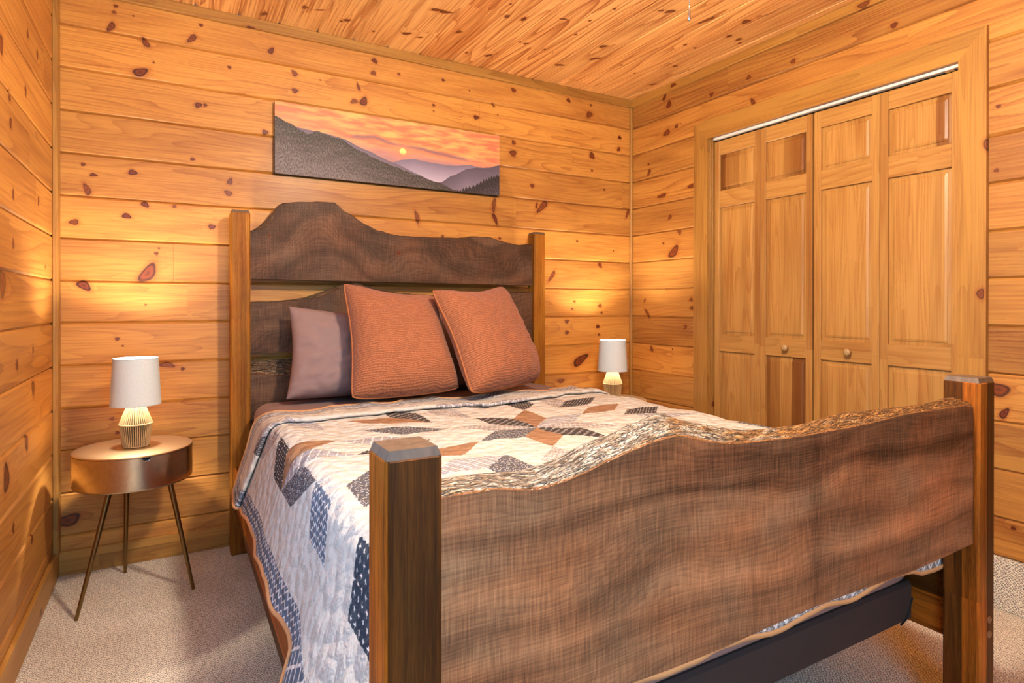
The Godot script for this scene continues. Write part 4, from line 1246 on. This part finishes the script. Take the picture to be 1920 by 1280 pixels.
# rounded box, base at y = 0
func cushion_box(st: SurfaceTool, hx: float, h: float, hz: float, r: float) -> void:
	var prof := [Vector2(-0.02, 0.0)]
	for k in 7:
		var a := -PI / 2 + PI / 2 * k / 6.0
		prof.append(Vector2(-r + cos(a) * r * 0.6 + r * 0.4, r * 0.6 + sin(a) * r * 0.6))
	for k in 7:
		var a := PI / 2 * k / 6.0
		prof.append(Vector2(-r + cos(a) * r, h - r + sin(a) * r))
	var ring := []
	for q in 4:
		for k in 7:
			ring.append([q * PI / 2 + PI / 2 * k / 6.0, [Vector2(1, 1), Vector2(-1, 1), Vector2(-1, -1), Vector2(1, -1)][q]])
	var rows := []; var uvs := []
	var rc := 0.09
	for p in prof:
		var row := []; var uv := []
		for g in range(ring.size() + 1):
			var e: Array = ring[g % ring.size()]
			var cr: float = rc + p.x
			var x: float = e[1].x * (hx - rc) + cos(e[0]) * cr
			var z: float = e[1].y * (hz - rc) + sin(e[0]) * cr
			row.append(Vector3(x, p.y, z)); uv.append(Vector2(x + p.y, z) * 2.0)
		rows.append(row); uvs.append(uv)
	sheet(st, rows, uvs, true)
	st.set_smooth_group(-1)
	var last: Array = rows[-1]
	for k in last.size() - 1:
		tri(st, Vector3(0, h, 0), last[k + 1], last[k], Vector2.ZERO, Vector2(last[k + 1].x, last[k + 1].z) * 2.0, Vector2(last[k].x, last[k].z) * 2.0)

# ------------------------------------------------------------------ quilt shape
const QT := 0.693      # height of the quilt's top

func side_curve(d: float) -> Vector2:
	# cloth past the bed's edge: d metres along it, (out, down)
	var R := 0.062
	var amax := deg_to_rad(73.0)
	if d <= 0.0: return Vector2(d, 0.0)
	if d < R * amax:
		var a := d / R
		return Vector2(sin(a) * R, -(1.0 - cos(a)) * R)
	var rest := d - R * amax
	return Vector2(sin(amax) * R + cos(amax) * rest, -(1.0 - cos(amax)) * R - sin(amax) * rest)

func quilt_point(s: float, v: float, lift: float) -> Vector3:
	# s: metres across from the bed's middle line (left negative), v: along the bed
	var cx := 1.465
	var half := 0.705
	var sg := signf(s)
	var c := side_curve(absf(s) - half)
	var over := maxf(0.0, absf(s) - half - 0.08)
	var x := cx + sg * (half + c.x)
	var y := QT + c.y
	if absf(s) <= half: x = cx + s
	# foot end: goes down between the mattress and the footboard
	var zf := 2.148
	var z := v
	if v > zf:
		var f := side_curve(v - zf)
		z = zf + minf(f.x, 0.062)
		if absf(s) < half: y += f.y
		else: y += f.y * clampf(1.0 - over / 0.10, 0.0, 1.0)
	if v > zf and absf(s) > 0.58: y = maxf(y, 0.404)
	# folds: soft waves that grow down the side, and a gentle unevenness on top
	var wav := sin(v * 9.0 + 1.2) * 0.5 + sin(v * 21.0) * 0.22
	x += sg * over * (0.045 * wav + 0.045)
	y += fbm(x * 2.3 + 3.0, z * 2.3) * 0.010 + fbm(x * 8.0, z * 8.0) * 0.003
	if sg < 0: x -= over * 0.35 * smoothstep(1.70, 2.05, v) * 0.5
	return Vector3(x, y + lift, z) + Vector3(sg * lift if absf(s) > half else 0.0, 0, 0)

func hem_s(v: float) -> float:
	# where the left hem hangs, counted from the middle line
	var drop := 0.322 + 0.005 * sin(v * 17.0) + 0.0025 * sin(v * 37.0)
	drop += 0.055 * smoothstep(1.785, 1.825, v)
	return 0.705 + drop

func q_uv(u: float, v: float) -> Vector2:
	return Vector2((u - q_u0) / q_w, (v - q_v0) / q_h)

func unfolded(s: float) -> float:
	# place on the flat quilt of a point s from the middle line
	var u := 1.465 + s
	if s < -0.787: u = 1.465 - 0.787 - (-s - 0.787) * 1.22
	u -= 0.035 * smoothstep(-0.50, -0.74, s)
	return u

func build_quilt() -> void:
	var q := thing("quilt", "patchwork star quilt in cream, tan and grey prints spread over the bed", "quilt")
	# main cloth
	var NV := 190
	var NS := 210
	var rows := []; var uvs := []
	var hem_l := PackedVector3Array()
	var hem_r := PackedVector3Array()
	var hem_f := PackedVector3Array()
	for j in NV + 1:
		var v := 0.70 + (2.466 - 0.70) * j / NV
		var row := []; var uv := []
		var hl := -hem_s(v)
		var hr := 1.02
		for i in NS + 1:
			var t := float(i) / NS
			var s := lerpf(hl, hr, t)
			var end := 1.0
			var vv := v
			if v > 2.148: vv = 2.148 + (v - 2.148) * (1.0 + 0.02 * sin(s * 9.0 + 1.0) + 0.022 * sin(s * 21.0) + 0.03 * smoothstep(0.60, 0.68, s))
			row.append(quilt_point(s, vv, 0.0))
			uv.append(q_uv(unfolded(s), v + 0.03 * smoothstep(-0.45, -0.75, s)))
		rows.append(row); uvs.append(uv)
		hem_l.append(row[0]); hem_r.append(row[NS])
	for i in NS + 1: hem_f.append(rows[NV][i])
	var st := mb()
	sheet(st, rows, uvs)
	obj("patchwork_top", st, M.quilt, q)
	var edge := mb()
	tube(edge, hem_l, [0.0055], 7)
	tube(edge, hem_f, [0.0055], 7)
	tube(edge, hem_r, [0.0055], 7)
	obj("binding", edge, M.binding, q)
	# the turned-back strip by the pillows: lies on the cloth, rolls over at its foot side
	rows = []; uvs = []
	var NF := 40
	var front := PackedVector3Array()
	for j in NF + 1:
		var t := float(j) / NF
		var row := []; var uv := []
		for i in NS + 1:
			var k := float(i) / NS
			var s := lerpf(-1.030, 0.96, k)
			var a := 0.60 + 0.03 * sin(s * 17.0) + 0.012 * sin(s * 41.0) - 0.03 * smoothstep(0.5, 0.75, s) - 0.05 * smoothstep(-0.62, -0.72, s)
			var b := 0.85 + 0.018 * sin(s * 8.0 + 0.4) - 0.06 * smoothstep(0.3, 0.7, s) - 0.03 * smoothstep(-0.60, -0.70, s)
			var z: float; var l: float
			if t < 0.72:
				z = lerpf(a, b, t / 0.72)
				l = 0.006 + 0.012 * smoothstep(0.25, 0.72, t)
			else:
				var r := (t - 0.72) / 0.28 * PI * 1.15
				z = b + sin(r) * 0.011 - maxf(0.0, r - PI) * 0.03
				l = 0.018 - (1.0 - cos(r)) * 0.0075
			var p := quilt_point(s, z, 0.0)
			var n := Vector3(0, 1, 0)
			if absf(s) > 0.705: n = Vector3(signf(s) * 0.9, 0.3, 0).normalized()
			row.append(p + n * l)
			uv.append(q_uv(unfolded(s), 0.13 + (z - a) + (0.02 * (t - 0.72) if t > 0.72 else 0.0)))
		rows.append(row); uvs.append(uv)
		if j == 0: pass
	st = mb()
	sheet(st, rows, uvs)
	var fold := obj("turned_back_fold", st, M.quilt, q)
	edge = mb()
	for i in NS + 1: front.append(rows[0][i])
	tube(edge, front, [0.005], 7)
	var hl2 := PackedVector3Array()
	for j in NF + 1: hl2.append(rows[j][0])
	tube(edge, hl2, [0.005], 7)
	obj("binding", edge, M.binding, fold)

# ------------------------------------------------------------------ pillows
func pillow(o: Node3D, called: String, c: Array, thick: float, m: Material, piping: Material, uvk: Vector2, sag: float, wr: float, sd: float, rnd := 0.0, back := 1.0) -> void:
	# corners: bottom left, bottom right, top right, top left, in the pillow's own axes
	var N := 44
	var nrm: Vector3 = ((c[1] - c[0]).cross(c[3] - c[0])).normalized()
	var base := func(u: float, v: float) -> Vector3:
		var cut := pow(absf(2.0 * u - 1.0), 7.0) * pow(absf(2.0 * v - 1.0), 7.0) * rnd
		var U := u + (0.5 - u) * 2.0 * (sag * sin(PI * v) + cut)
		var V := v + (0.5 - v) * 2.0 * (sag * (1.3 if v > 0.5 else -0.25) * sin(PI * u) + cut)
		var a: Vector3 = c[0].lerp(c[1], U)
		var b: Vector3 = c[3].lerp(c[2], U)
		return a.lerp(b, V)
	var st := mb()
	for side in [1.0, -1.0]:
		var rows := []; var uvs := []
		for j in N + 1:
			var row := []; var uv := []
			for i in N + 1:
				var u := 0.5 - 0.5 * cos(PI * i / N)
				var v := 0.5 - 0.5 * cos(PI * j / N)
				var p: Vector3 = base.call(u, v)
				var eu := pow(clampf(1.0 - pow(absf(2.0 * u - 1.0), 3.2), 0, 1), 0.45)
				var ev := pow(clampf(1.0 - pow(absf(2.0 * v - 1.0), 3.2), 0, 1), 0.45)
				var h := thick * 0.5 * eu * ev
				var edge := eu * ev
				h += wr * (fbm(u * 5.0 + sd, v * 5.0) * 0.6 + fbm(u * 13.0 + sd, v * 9.0) * 0.4) * edge
				h *= (0.85 + 0.3 * (1.0 - v)) * (1.0 if side > 0 else back)
				row.append(p + nrm * h * side)
				uv.append(Vector2(u * uvk.x, (1.0 - v) * uvk.y))
			rows.append(row); uvs.append(uv)
		sheet(st, rows, uvs, side > 0)
	obj(called, st, m, o)
	if piping:
		var pts := PackedVector3Array()
		for e in 4:
			for k in 24:
				var t := k / 24.0
				var uv: Vector2 = [Vector2(t, 0), Vector2(1, t), Vector2(1 - t, 1), Vector2(0, 1 - t)][e]
				pts.append(base.call(uv.x, uv.y) + nrm * 0.001)
		var pt := mb()
		tube(pt, pts, [0.0048], 7, false, true)
		obj("piping", pt, piping, o)

func build_pillows() -> void:
	var g := "mauve sleeping pillows against the headboard"
	var o := thing("sleeping_pillow", "mauve sleeping pillow in plain view beside the upright orange cushion", "pillow", Vector3(1.15, 0.70, 0.30), g)
	var at := o.position
	pillow(o, "pillowcase", [Vector3(0.838, 0.704, 0.345) - at, Vector3(1.47, 0.704, 0.345) - at, Vector3(1.45, 1.055, 0.215) - at, Vector3(0.868, 1.100, 0.225) - at], 0.19, M.sheet, null, Vector2(1.5, 1.2), 0.035, 0.024, 3.0)
	o = thing("sleeping_pillow", "mauve sleeping pillow showing only a sliver behind the tilted orange cushion", "pillow", Vector3(1.77, 0.70, 0.30), g)
	at = o.position
	pillow(o, "pillowcase", [Vector3(1.485, 0.704, 0.275) - at, Vector3(2.075, 0.704, 0.275) - at, Vector3(2.040, 1.085, 0.200) - at, Vector3(1.49, 1.07, 0.200) - at], 0.14, M.sheet, null, Vector2(1.5, 1.2), 0.03, 0.014, 8.0)
	g = "orange chenille cushions on the bed"
	o = thing("throw_cushion", "square orange ribbed cushion standing upright, partly covered by the tilted one", "cushion", Vector3(1.28, 0.72, 0.55), g)
	at = o.position
	pillow(o, "cover", [Vector3(1.040, 0.726, 0.625) - at, Vector3(1.535, 0.732, 0.600) - at, Vector3(1.500, 1.150, 0.385) - at, Vector3(1.070, 1.205, 0.370) - at], 0.235, M.orange, M.orange_cord, Vector2(1.0, 1.0), 0.050, 0.010, 13.0, 0.02, 0.75)
	o = thing("throw_cushion", "square orange ribbed cushion tilted in front, overlapping the upright one", "cushion", Vector3(1.72, 0.72, 0.55), g)
	at = o.position
	pillow(o, "cover", [Vector3(1.508, 0.732, 0.765) - at, Vector3(1.990, 0.742, 0.540) - at, Vector3(1.890, 1.205, 0.335) - at, Vector3(1.420, 1.176, 0.530) - at], 0.24, M.orange, M.orange_cord, Vector2(1.0, 1.0), 0.055, 0.016, 18.0, 0.022, 0.6)

# ------------------------------------------------------------------ nightstand and lamp
func make_nightstand(at: Vector3, label: String) -> Node3D:
	var g := "round brass nightstands beside the bed"
	var o := thing("nightstand", label, "nightstand", at, g)
	var R := 0.199
	var y0 := 0.434; var y1 := 0.560
	# top disc
	var st := mb()
	lathe(st, [Vector2(0.0, y1), Vector2(R - 0.002, y1), Vector2(R, y1 - 0.002), Vector2(R, y1 - 0.005), Vector2(R - 0.004, y1 - 0.006), Vector2(0.0, y1 - 0.006)], Vector3.ZERO, 96, false)
	obj("tabletop", st, M.brass_top, o)
	# drum wall with a finger notch under the rim
	st = mb()
	var SEG := 1440
	var na := atan2(0.194, 0.046)    # direction of the notch in x, z
	var yt := y1 - 0.006
	var nr := 0.0135
	st.set_smooth_group(0)
	var prev := []
	for k in SEG + 1:
		var a := TAU * k / SEG
		var d := absf(wrapf(a - na, -PI, PI)) * R
		var yy := yt
		if d < nr: yy = yt - sqrt(nr * nr - d * d) * 0.95
		var p := Vector3(cos(a) * R, 0, sin(a) * R)
		var cur := [p + Vector3(0, y0 + 0.006, 0), p + Vector3(0, yy, 0)]
		if prev.size() and (k % 4 == 0 or d < nr + 0.004 or prev[2] < nr + 0.004):
			quad(st, prev[0], prev[1], cur[1], cur[0], Vector2(float(k - 1) / SEG * 4.0, 0), Vector2(float(k - 1) / SEG * 4.0, 0.3), Vector2(float(k) / SEG * 4.0, 0.3), Vector2(float(k) / SEG * 4.0, 0))
			prev = [cur[0], cur[1], d]
		elif prev.size() == 0 or d < nr + 0.004:
			prev = [cur[0], cur[1], d]
	obj("drum", st, M.brass, o)
	st = mb()
	lathe(st, [Vector2(R, y0 + 0.006), Vector2(R - 0.002, y0 + 0.001), Vector2(R - 0.006, y0), Vector2(0.0, y0)], Vector3.ZERO, 96)
	obj("underside", st, M.brass, o)
	st = mb()
	lathe(st, [Vector2(R - 0.012, y0 + 0.002), Vector2(R - 0.012, yt)], Vector3.ZERO, 64)
	obj("drawer_liner", st, M.hollow, o)
	# lip round the notch
	st = mb()
	var pts := PackedVector3Array()
	for k in 17:
		var b := PI * k / 16.0
		var a := na + cos(b) * nr / R
		pts.append(Vector3(cos(a) * (R + 0.0003), yt - sin(b) * nr * 0.95, sin(a) * (R + 0.0003)))
	tube(st, pts, [0.0012], 6)
	obj("notch_lip", st, M.steel, o)
	# three splayed legs, tapering to the floor
	var feet := [Vector3(-0.166, 0, 0.152), Vector3(-0.042, 0, -0.209), Vector3(0.198, 0, 0.091)]
	var tops := [Vector3(-0.070, y0, 0.112), Vector3(-0.030, y0, -0.120), Vector3(0.118, y0, 0.070)]
	for k in 3:
		st = mb()
		tube(st, PackedVector3Array([tops[k], tops[k].lerp(feet[k], 0.5), feet[k] + Vector3(0, 0.004, 0), feet[k]]), [0.0105, 0.0082, 0.0062, 0.0055], 14)
		obj("leg", st, M.leg, o)
	return o

func make_lamp(at: Vector3, label: String) -> Node3D:
	var o := thing("table_lamp", label, "lamp", at, "bedside lamps with rope bases")
	# woven rope base: dark core, upright cords over a wire frame, a ring at the waist
	var st := mb()
	lathe(st, [Vector2(0.0, 0.002), Vector2(0.040, 0.002), Vector2(0.050, 0.084), Vector2(0.026, 0.156), Vector2(0.0, 0.157)], Vector3.ZERO, 32, false)
	obj("core", st, M.hollow2, o)
	st = mb()
	var NC := 44
	for k in NC:
		var a := TAU * k / NC
		var d := Vector3(cos(a), 0, sin(a))
		tube(st, PackedVector3Array([d * 0.0435 + Vector3(0, 0.002, 0), d * 0.0480 + Vector3(0, 0.045, 0), d * 0.0535 + Vector3(0, 0.085, 0)]), [0.0024], 5, false)
		tube(st, PackedVector3Array([d * 0.0545 + Vector3(0, 0.087, 0), d * 0.0420 + Vector3(0, 0.122, 0), d * 0.0290 + Vector3(0, 0.158, 0)]), [0.0030, 0.0026, 0.0020], 5, false)
	for r in [[0.0545, 0.087, 0.0030], [0.0285, 0.158, 0.0030], [0.0435, 0.003, 0.0026]]:
		var ring := PackedVector3Array()
		for k in 40:
			var a := TAU * k / 40
			ring.append(Vector3(cos(a) * r[0], r[1], sin(a) * r[0]))
		tube(st, ring, [r[2]], 6, false, true)
	obj("rope_base", st, M.rope, o)
	st = mb()
	lathe(st, [Vector2(0.0, 0.156), Vector2(0.012, 0.156), Vector2(0.012, 0.172), Vector2(0.014, 0.174), Vector2(0.014, 0.215), Vector2(0.0, 0.216)], Vector3.ZERO, 20, false)
	obj("socket", st, M.brass, o)
	# shade: a thin open cone, with rolled rims and a spider at the top
	var y0 := 0.162; var y1 := 0.340
	st = mb()
	lathe(st, [Vector2(0.0860, y0), Vector2(0.0765, y1)], Vector3.ZERO, 64)
	lathe(st, [Vector2(0.0752, y1), Vector2(0.0847, y0)], Vector3.ZERO, 64)
	var sh := obj("shade", st, M.shade, o)
	st = mb()
	for r in [[0.0856, y0], [0.0760, y1]]:
		st = mb()
		var ring := PackedVector3Array()
		for k in 48:
			var a := TAU * k / 48
			ring.append(Vector3(cos(a) * r[0], r[1], sin(a) * r[0]))
		tube(st, ring, [0.0016], 6, false, true)
		obj("rim", st, M.shade_rim, sh)
	st = mb()
	for k in 3:
		var a := TAU * k / 3 + 0.4
		tube(st, PackedVector3Array([Vector3(cos(a) * 0.076, y1 - 0.002, sin(a) * 0.076), Vector3(cos(a) * 0.014, y1 - 0.012, sin(a) * 0.014)]), [0.0012], 5)
	obj("spider", st, M.steel, sh)
	st = mb()
	lathe(st, [Vector2(0.0, 0.300), Vector2(0.012, 0.297), Vector2(0.023, 0.284), Vector2(0.0265, 0.268), Vector2(0.023, 0.250), Vector2(0.014, 0.230), Vector2(0.0125, 0.214)], Vector3.ZERO, 24)
	var bulb := obj("bulb", st, M.bulb, o)
	var l := OmniLight3D.new()
	l.name = "lamp_light"
	l.position = Vector3(0, 0.268, 0)
	l.light_color = LAMP_COLOR
	l.light_energy = LAMP_ENERGY
	l.light_size = 0.022
	l.omni_range = 8.0
	l.omni_attenuation = 2.0
	l.shadow_enabled = true
	bulb.add_child(l, true)
	return o

# ------------------------------------------------------------------ fan above the frame
func build_fan() -> void:
	var c := FAN
	var o := thing("ceiling_fan", "ceiling fan with a light, its pull chain ending in a metal rod below the ceiling", "fan", Vector3(c.x, 0, c.z))
	var st := mb()
	lathe(st, [Vector2(0.0, RH), Vector2(0.065, RH), Vector2(0.060, RH - 0.03), Vector2(0.02, RH - 0.05), Vector2(0.0, RH - 0.05)], Vector3.ZERO, 32)
	obj("canopy", st, M.white_metal, o)
	st = mb()
	lathe(st, [Vector2(0.0, RH - 0.05), Vector2(0.05, RH - 0.06), Vector2(0.10, RH - 0.09), Vector2(0.11, RH - 0.16), Vector2(0.08, RH - 0.20), Vector2(0.0, RH - 0.21)], Vector3.ZERO, 40)
	obj("motor", st, M.white_metal, o)
	for k in 5:
		st = mb()
		var xf := Transform3D(Basis(Vector3.UP, TAU * k / 5 + 0.3) * Basis(Vector3.RIGHT, 0.2), Vector3(0, RH - 0.15, 0))
		cbox(st, Vector3(0.10, -0.003, -0.055), Vector3(0.52, 0.003, 0.055), 0.002, func(p: Vector3) -> Vector2: return Vector2(p.x / 2.4, p.z / 0.6), xf)
		obj("blade", st, M.stock, o)
	st = mb()
	lathe(st, [Vector2(0.0, RH - 0.20), Vector2(0.06, RH - 0.205), Vector2(0.075, RH - 0.235), Vector2(0.0, RH - 0.236)], Vector3.ZERO, 32)
	obj("light_fitter", st, M.white_metal, o)
	st = mb()
	lathe(st, [Vector2(0.078, RH - 0.236), Vector2(0.115, RH - 0.27), Vector2(0.120, RH - 0.31), Vector2(0.095, RH - 0.355), Vector2(0.05, RH - 0.38), Vector2(0.0, RH - 0.386)], Vector3.ZERO, 40)
	var bowl := obj("lamp_bowl", st, M.bowl, o)
	var l := OmniLight3D.new()
	l.name = "fan_light"
	l.position = Vector3(0, RH - 0.32, 0)
	l.light_color = FAN_COLOR
	l.light_energy = FAN_ENERGY
	l.light_size = 0.09
	l.omni_range = 10.0
	l.omni_attenuation = 2.0
	l.shadow_enabled = true
	bowl.add_child(l, true)
	# chain and pull
	st = mb()
	var tip := Vector3(1.290, 1.662, 2.197) - Vector3(c.x, 0, c.z)
	var y := tip.y + 0.034
	while y < RH - 0.225:
		st.set_smooth_group(0)
		lathe(st, [Vector2(0.0, y + 0.0014), Vector2(0.0012, y), Vector2(0.0, y - 0.0014)], Vector3(tip.x, 0, tip.z), 6)
		y += 0.0034
	tube(st, PackedVector3Array([Vector3(tip.x, tip.y + 0.030, tip.z), Vector3(tip.x, RH - 0.22, tip.z)]), [0.0006], 5)
	obj("pull_chain", st, M.steel, o)
	st = mb()
	lathe(st, [Vector2(0.0, tip.y), Vector2(0.0020, tip.y + 0.001), Vector2(0.0026, tip.y + 0.004), Vector2(0.0026, tip.y + 0.024), Vector2(0.0018, tip.y + 0.027), Vector2(0.0012, tip.y + 0.030), Vector2(0.0, tip.y + 0.031)], Vector3(tip.x, 0, tip.z), 14)
	obj("pull_rod", st, M.steel, o)

func build_picture() -> void:
	var o := thing("canvas_print", "wide canvas print of a sunset over misty mountain ridges above the headboard", "picture", Vector3(1.438, 1.728, 0.0))
	var hw := 0.602; var h := 0.341; var d := 0.030
	var st := mb()
	cbox(st, Vector3(-hw, 0, 0.001), Vector3(hw, h, d - 0.0005), 0.001, func(p: Vector3) -> Vector2: return Vector2(0.5, 0.98))
	obj("stretcher", st, M.canvas_side, o)
	st = mb()
	st.set_smooth_group(-1)
	cbox(st, Vector3(-hw, 0, d - 0.0005), Vector3(hw, h, d + 0.0015), 0.0005, func(p: Vector3) -> Vector2: return Vector2((p.x + hw) / (2.0 * hw), 1.0 - p.y / h))
	obj("print", st, M.canvas, o)

const FAN := Vector3(1.30, 0, 2.20)
const FAN_COLOR := Color(1.0, 0.93, 0.84)
const FAN_ENERGY := 5.0
const LAMP_COLOR := Color(1.0, 0.94, 0.85)
const LAMP_ENERGY := 1.25
const DAY_COLOR := Color(0.47, 0.82, 1.0)

func _ready() -> void:
	rng.seed = 7
	# ---- camera: level, lens shifted down (fitted to the board joints of the walls)
	var cam := Camera3D.new()
	cam.name = "camera"
	var yaw := 0.516313
	var pitch := -0.002835
	var roll := 0.000668
	cam.position = Vector3(0.4128, 1.1117, 3.0438)
	var fw := Vector3(sin(yaw) * cos(pitch), sin(pitch), -cos(yaw) * cos(pitch))
	var rt := Vector3(cos(yaw), 0, sin(yaw))
	var up := rt.cross(fw)
	var r2 := rt * cos(roll) + up * sin(roll)
	var u2 := up * cos(roll) - rt * sin(roll)
	cam.basis = Basis(r2, u2, -fw)
	cam.projection = Camera3D.PROJECTION_FRUSTUM
	cam.near = 0.05
	cam.far = 60.0
	var f := 1124.302
	cam.size = 1280.0 / f * cam.near
	cam.frustum_offset = Vector2(0.0, -(640.0 - 572.701) / f * cam.near)
	cam.current = true
	add_child(cam)
	# ---- sky, exposure
	var we := WorldEnvironment.new()
	we.name = "environment"
	var env := Environment.new()
	env.background_mode = Environment.BG_SKY
	var sky := Sky.new()
	var sm := ProceduralSkyMaterial.new()
	sm.sky_top_color = Color(0.55, 0.70, 0.95)
	sm.sky_horizon_color = Color(0.86, 0.92, 1.0)
	sm.ground_horizon_color = Color(0.55, 0.60, 0.55)
	sm.ground_bottom_color = Color(0.30, 0.34, 0.28)
	sm.sky_energy_multiplier = 2.0
	sky.sky_material = sm
	env.sky = sky
	env.tonemap_mode = Environment.TONE_MAPPER_LINEAR
	env.tonemap_exposure = 1.0
	env.sdfgi_enabled = true
	env.ssao_enabled = true
	env.ssil_enabled = true
	we.environment = env
	add_child(we)
	# ---- daylight entering by the two windows
	day("window_light_left", Vector3(0.03, 1.45, 1.95), Vector3(0, -PI / 2, 0), Vector2(0.95, 1.15), 1.2)
	day("window_light_front", Vector3(0.65, 1.30, RD - 0.03), Vector3(0, 0, 0), Vector2(0.9, 1.4), 4.0)
	make_materials()
	M.plug_pale = mat(Color(0.66, 0.52, 0.32), 0.45)
	M.hollow2 = mat(Color(0.20, 0.14, 0.08), 0.8)
	M.shade_rim = mat(Color(0.70, 0.72, 0.74), 0.6)
	build_room()
	build_closet()
	build_bed()
	build_quilt()
	build_pillows()
	make_nightstand(Vector3(0.287, 0, 0.31), "round brass drum nightstand on three thin legs below the nearer lamp")
	make_nightstand(Vector3(2.640, 0, 0.30), "round brass nightstand beyond the bed, under the lamp by the closet corner")
	make_lamp(Vector3(0.292, 0.560, 0.30), "small rope-base lamp with white shade standing on the brass nightstand in view")
	make_lamp(Vector3(2.660, 0.560, 0.28), "small rope-base lamp with white shade near the closet corner, its foot hidden by the bed")
	lamp_cord()
	build_picture()
	build_fan()

func lamp_cord() -> void:
	var st := mb()
	var pts := PackedVector3Array([Vector3(2.618, 0.565, 0.24), Vector3(2.59, 0.60, 0.20), Vector3(2.565, 0.612, 0.16), Vector3(2.53, 0.585, 0.10), Vector3(2.50, 0.48, 0.05), Vector3(2.49, 0.30, 0.03)])
	var c := Curve3D.new()
	for k in pts.size(): c.add_point(pts[k], (pts[maxi(k - 1, 0)] - pts[mini(k + 1, 5)]) * 0.16, (pts[mini(k + 1, 5)] - pts[maxi(k - 1, 0)]) * 0.16)
	c.bake_interval = 0.02
	tube(st, c.get_baked_points(), [0.0026], 6)
	tag(obj("power_cord", st, M.black), "black power cord behind the lamp near the closet corner", "cord")

func day(called: String, at: Vector3, turn: Vector3, size: Vector2, e: float) -> void:
	var l := AreaLight3D.new()
	l.name = called
	l.position = at
	l.rotation = turn
	l.area_size = size
	l.light_color = DAY_COLOR
	l.light_energy = e
	l.area_range = 10.0
	l.area_attenuation = 2.0
	l.shadow_enabled = true
	add_child(l, true)
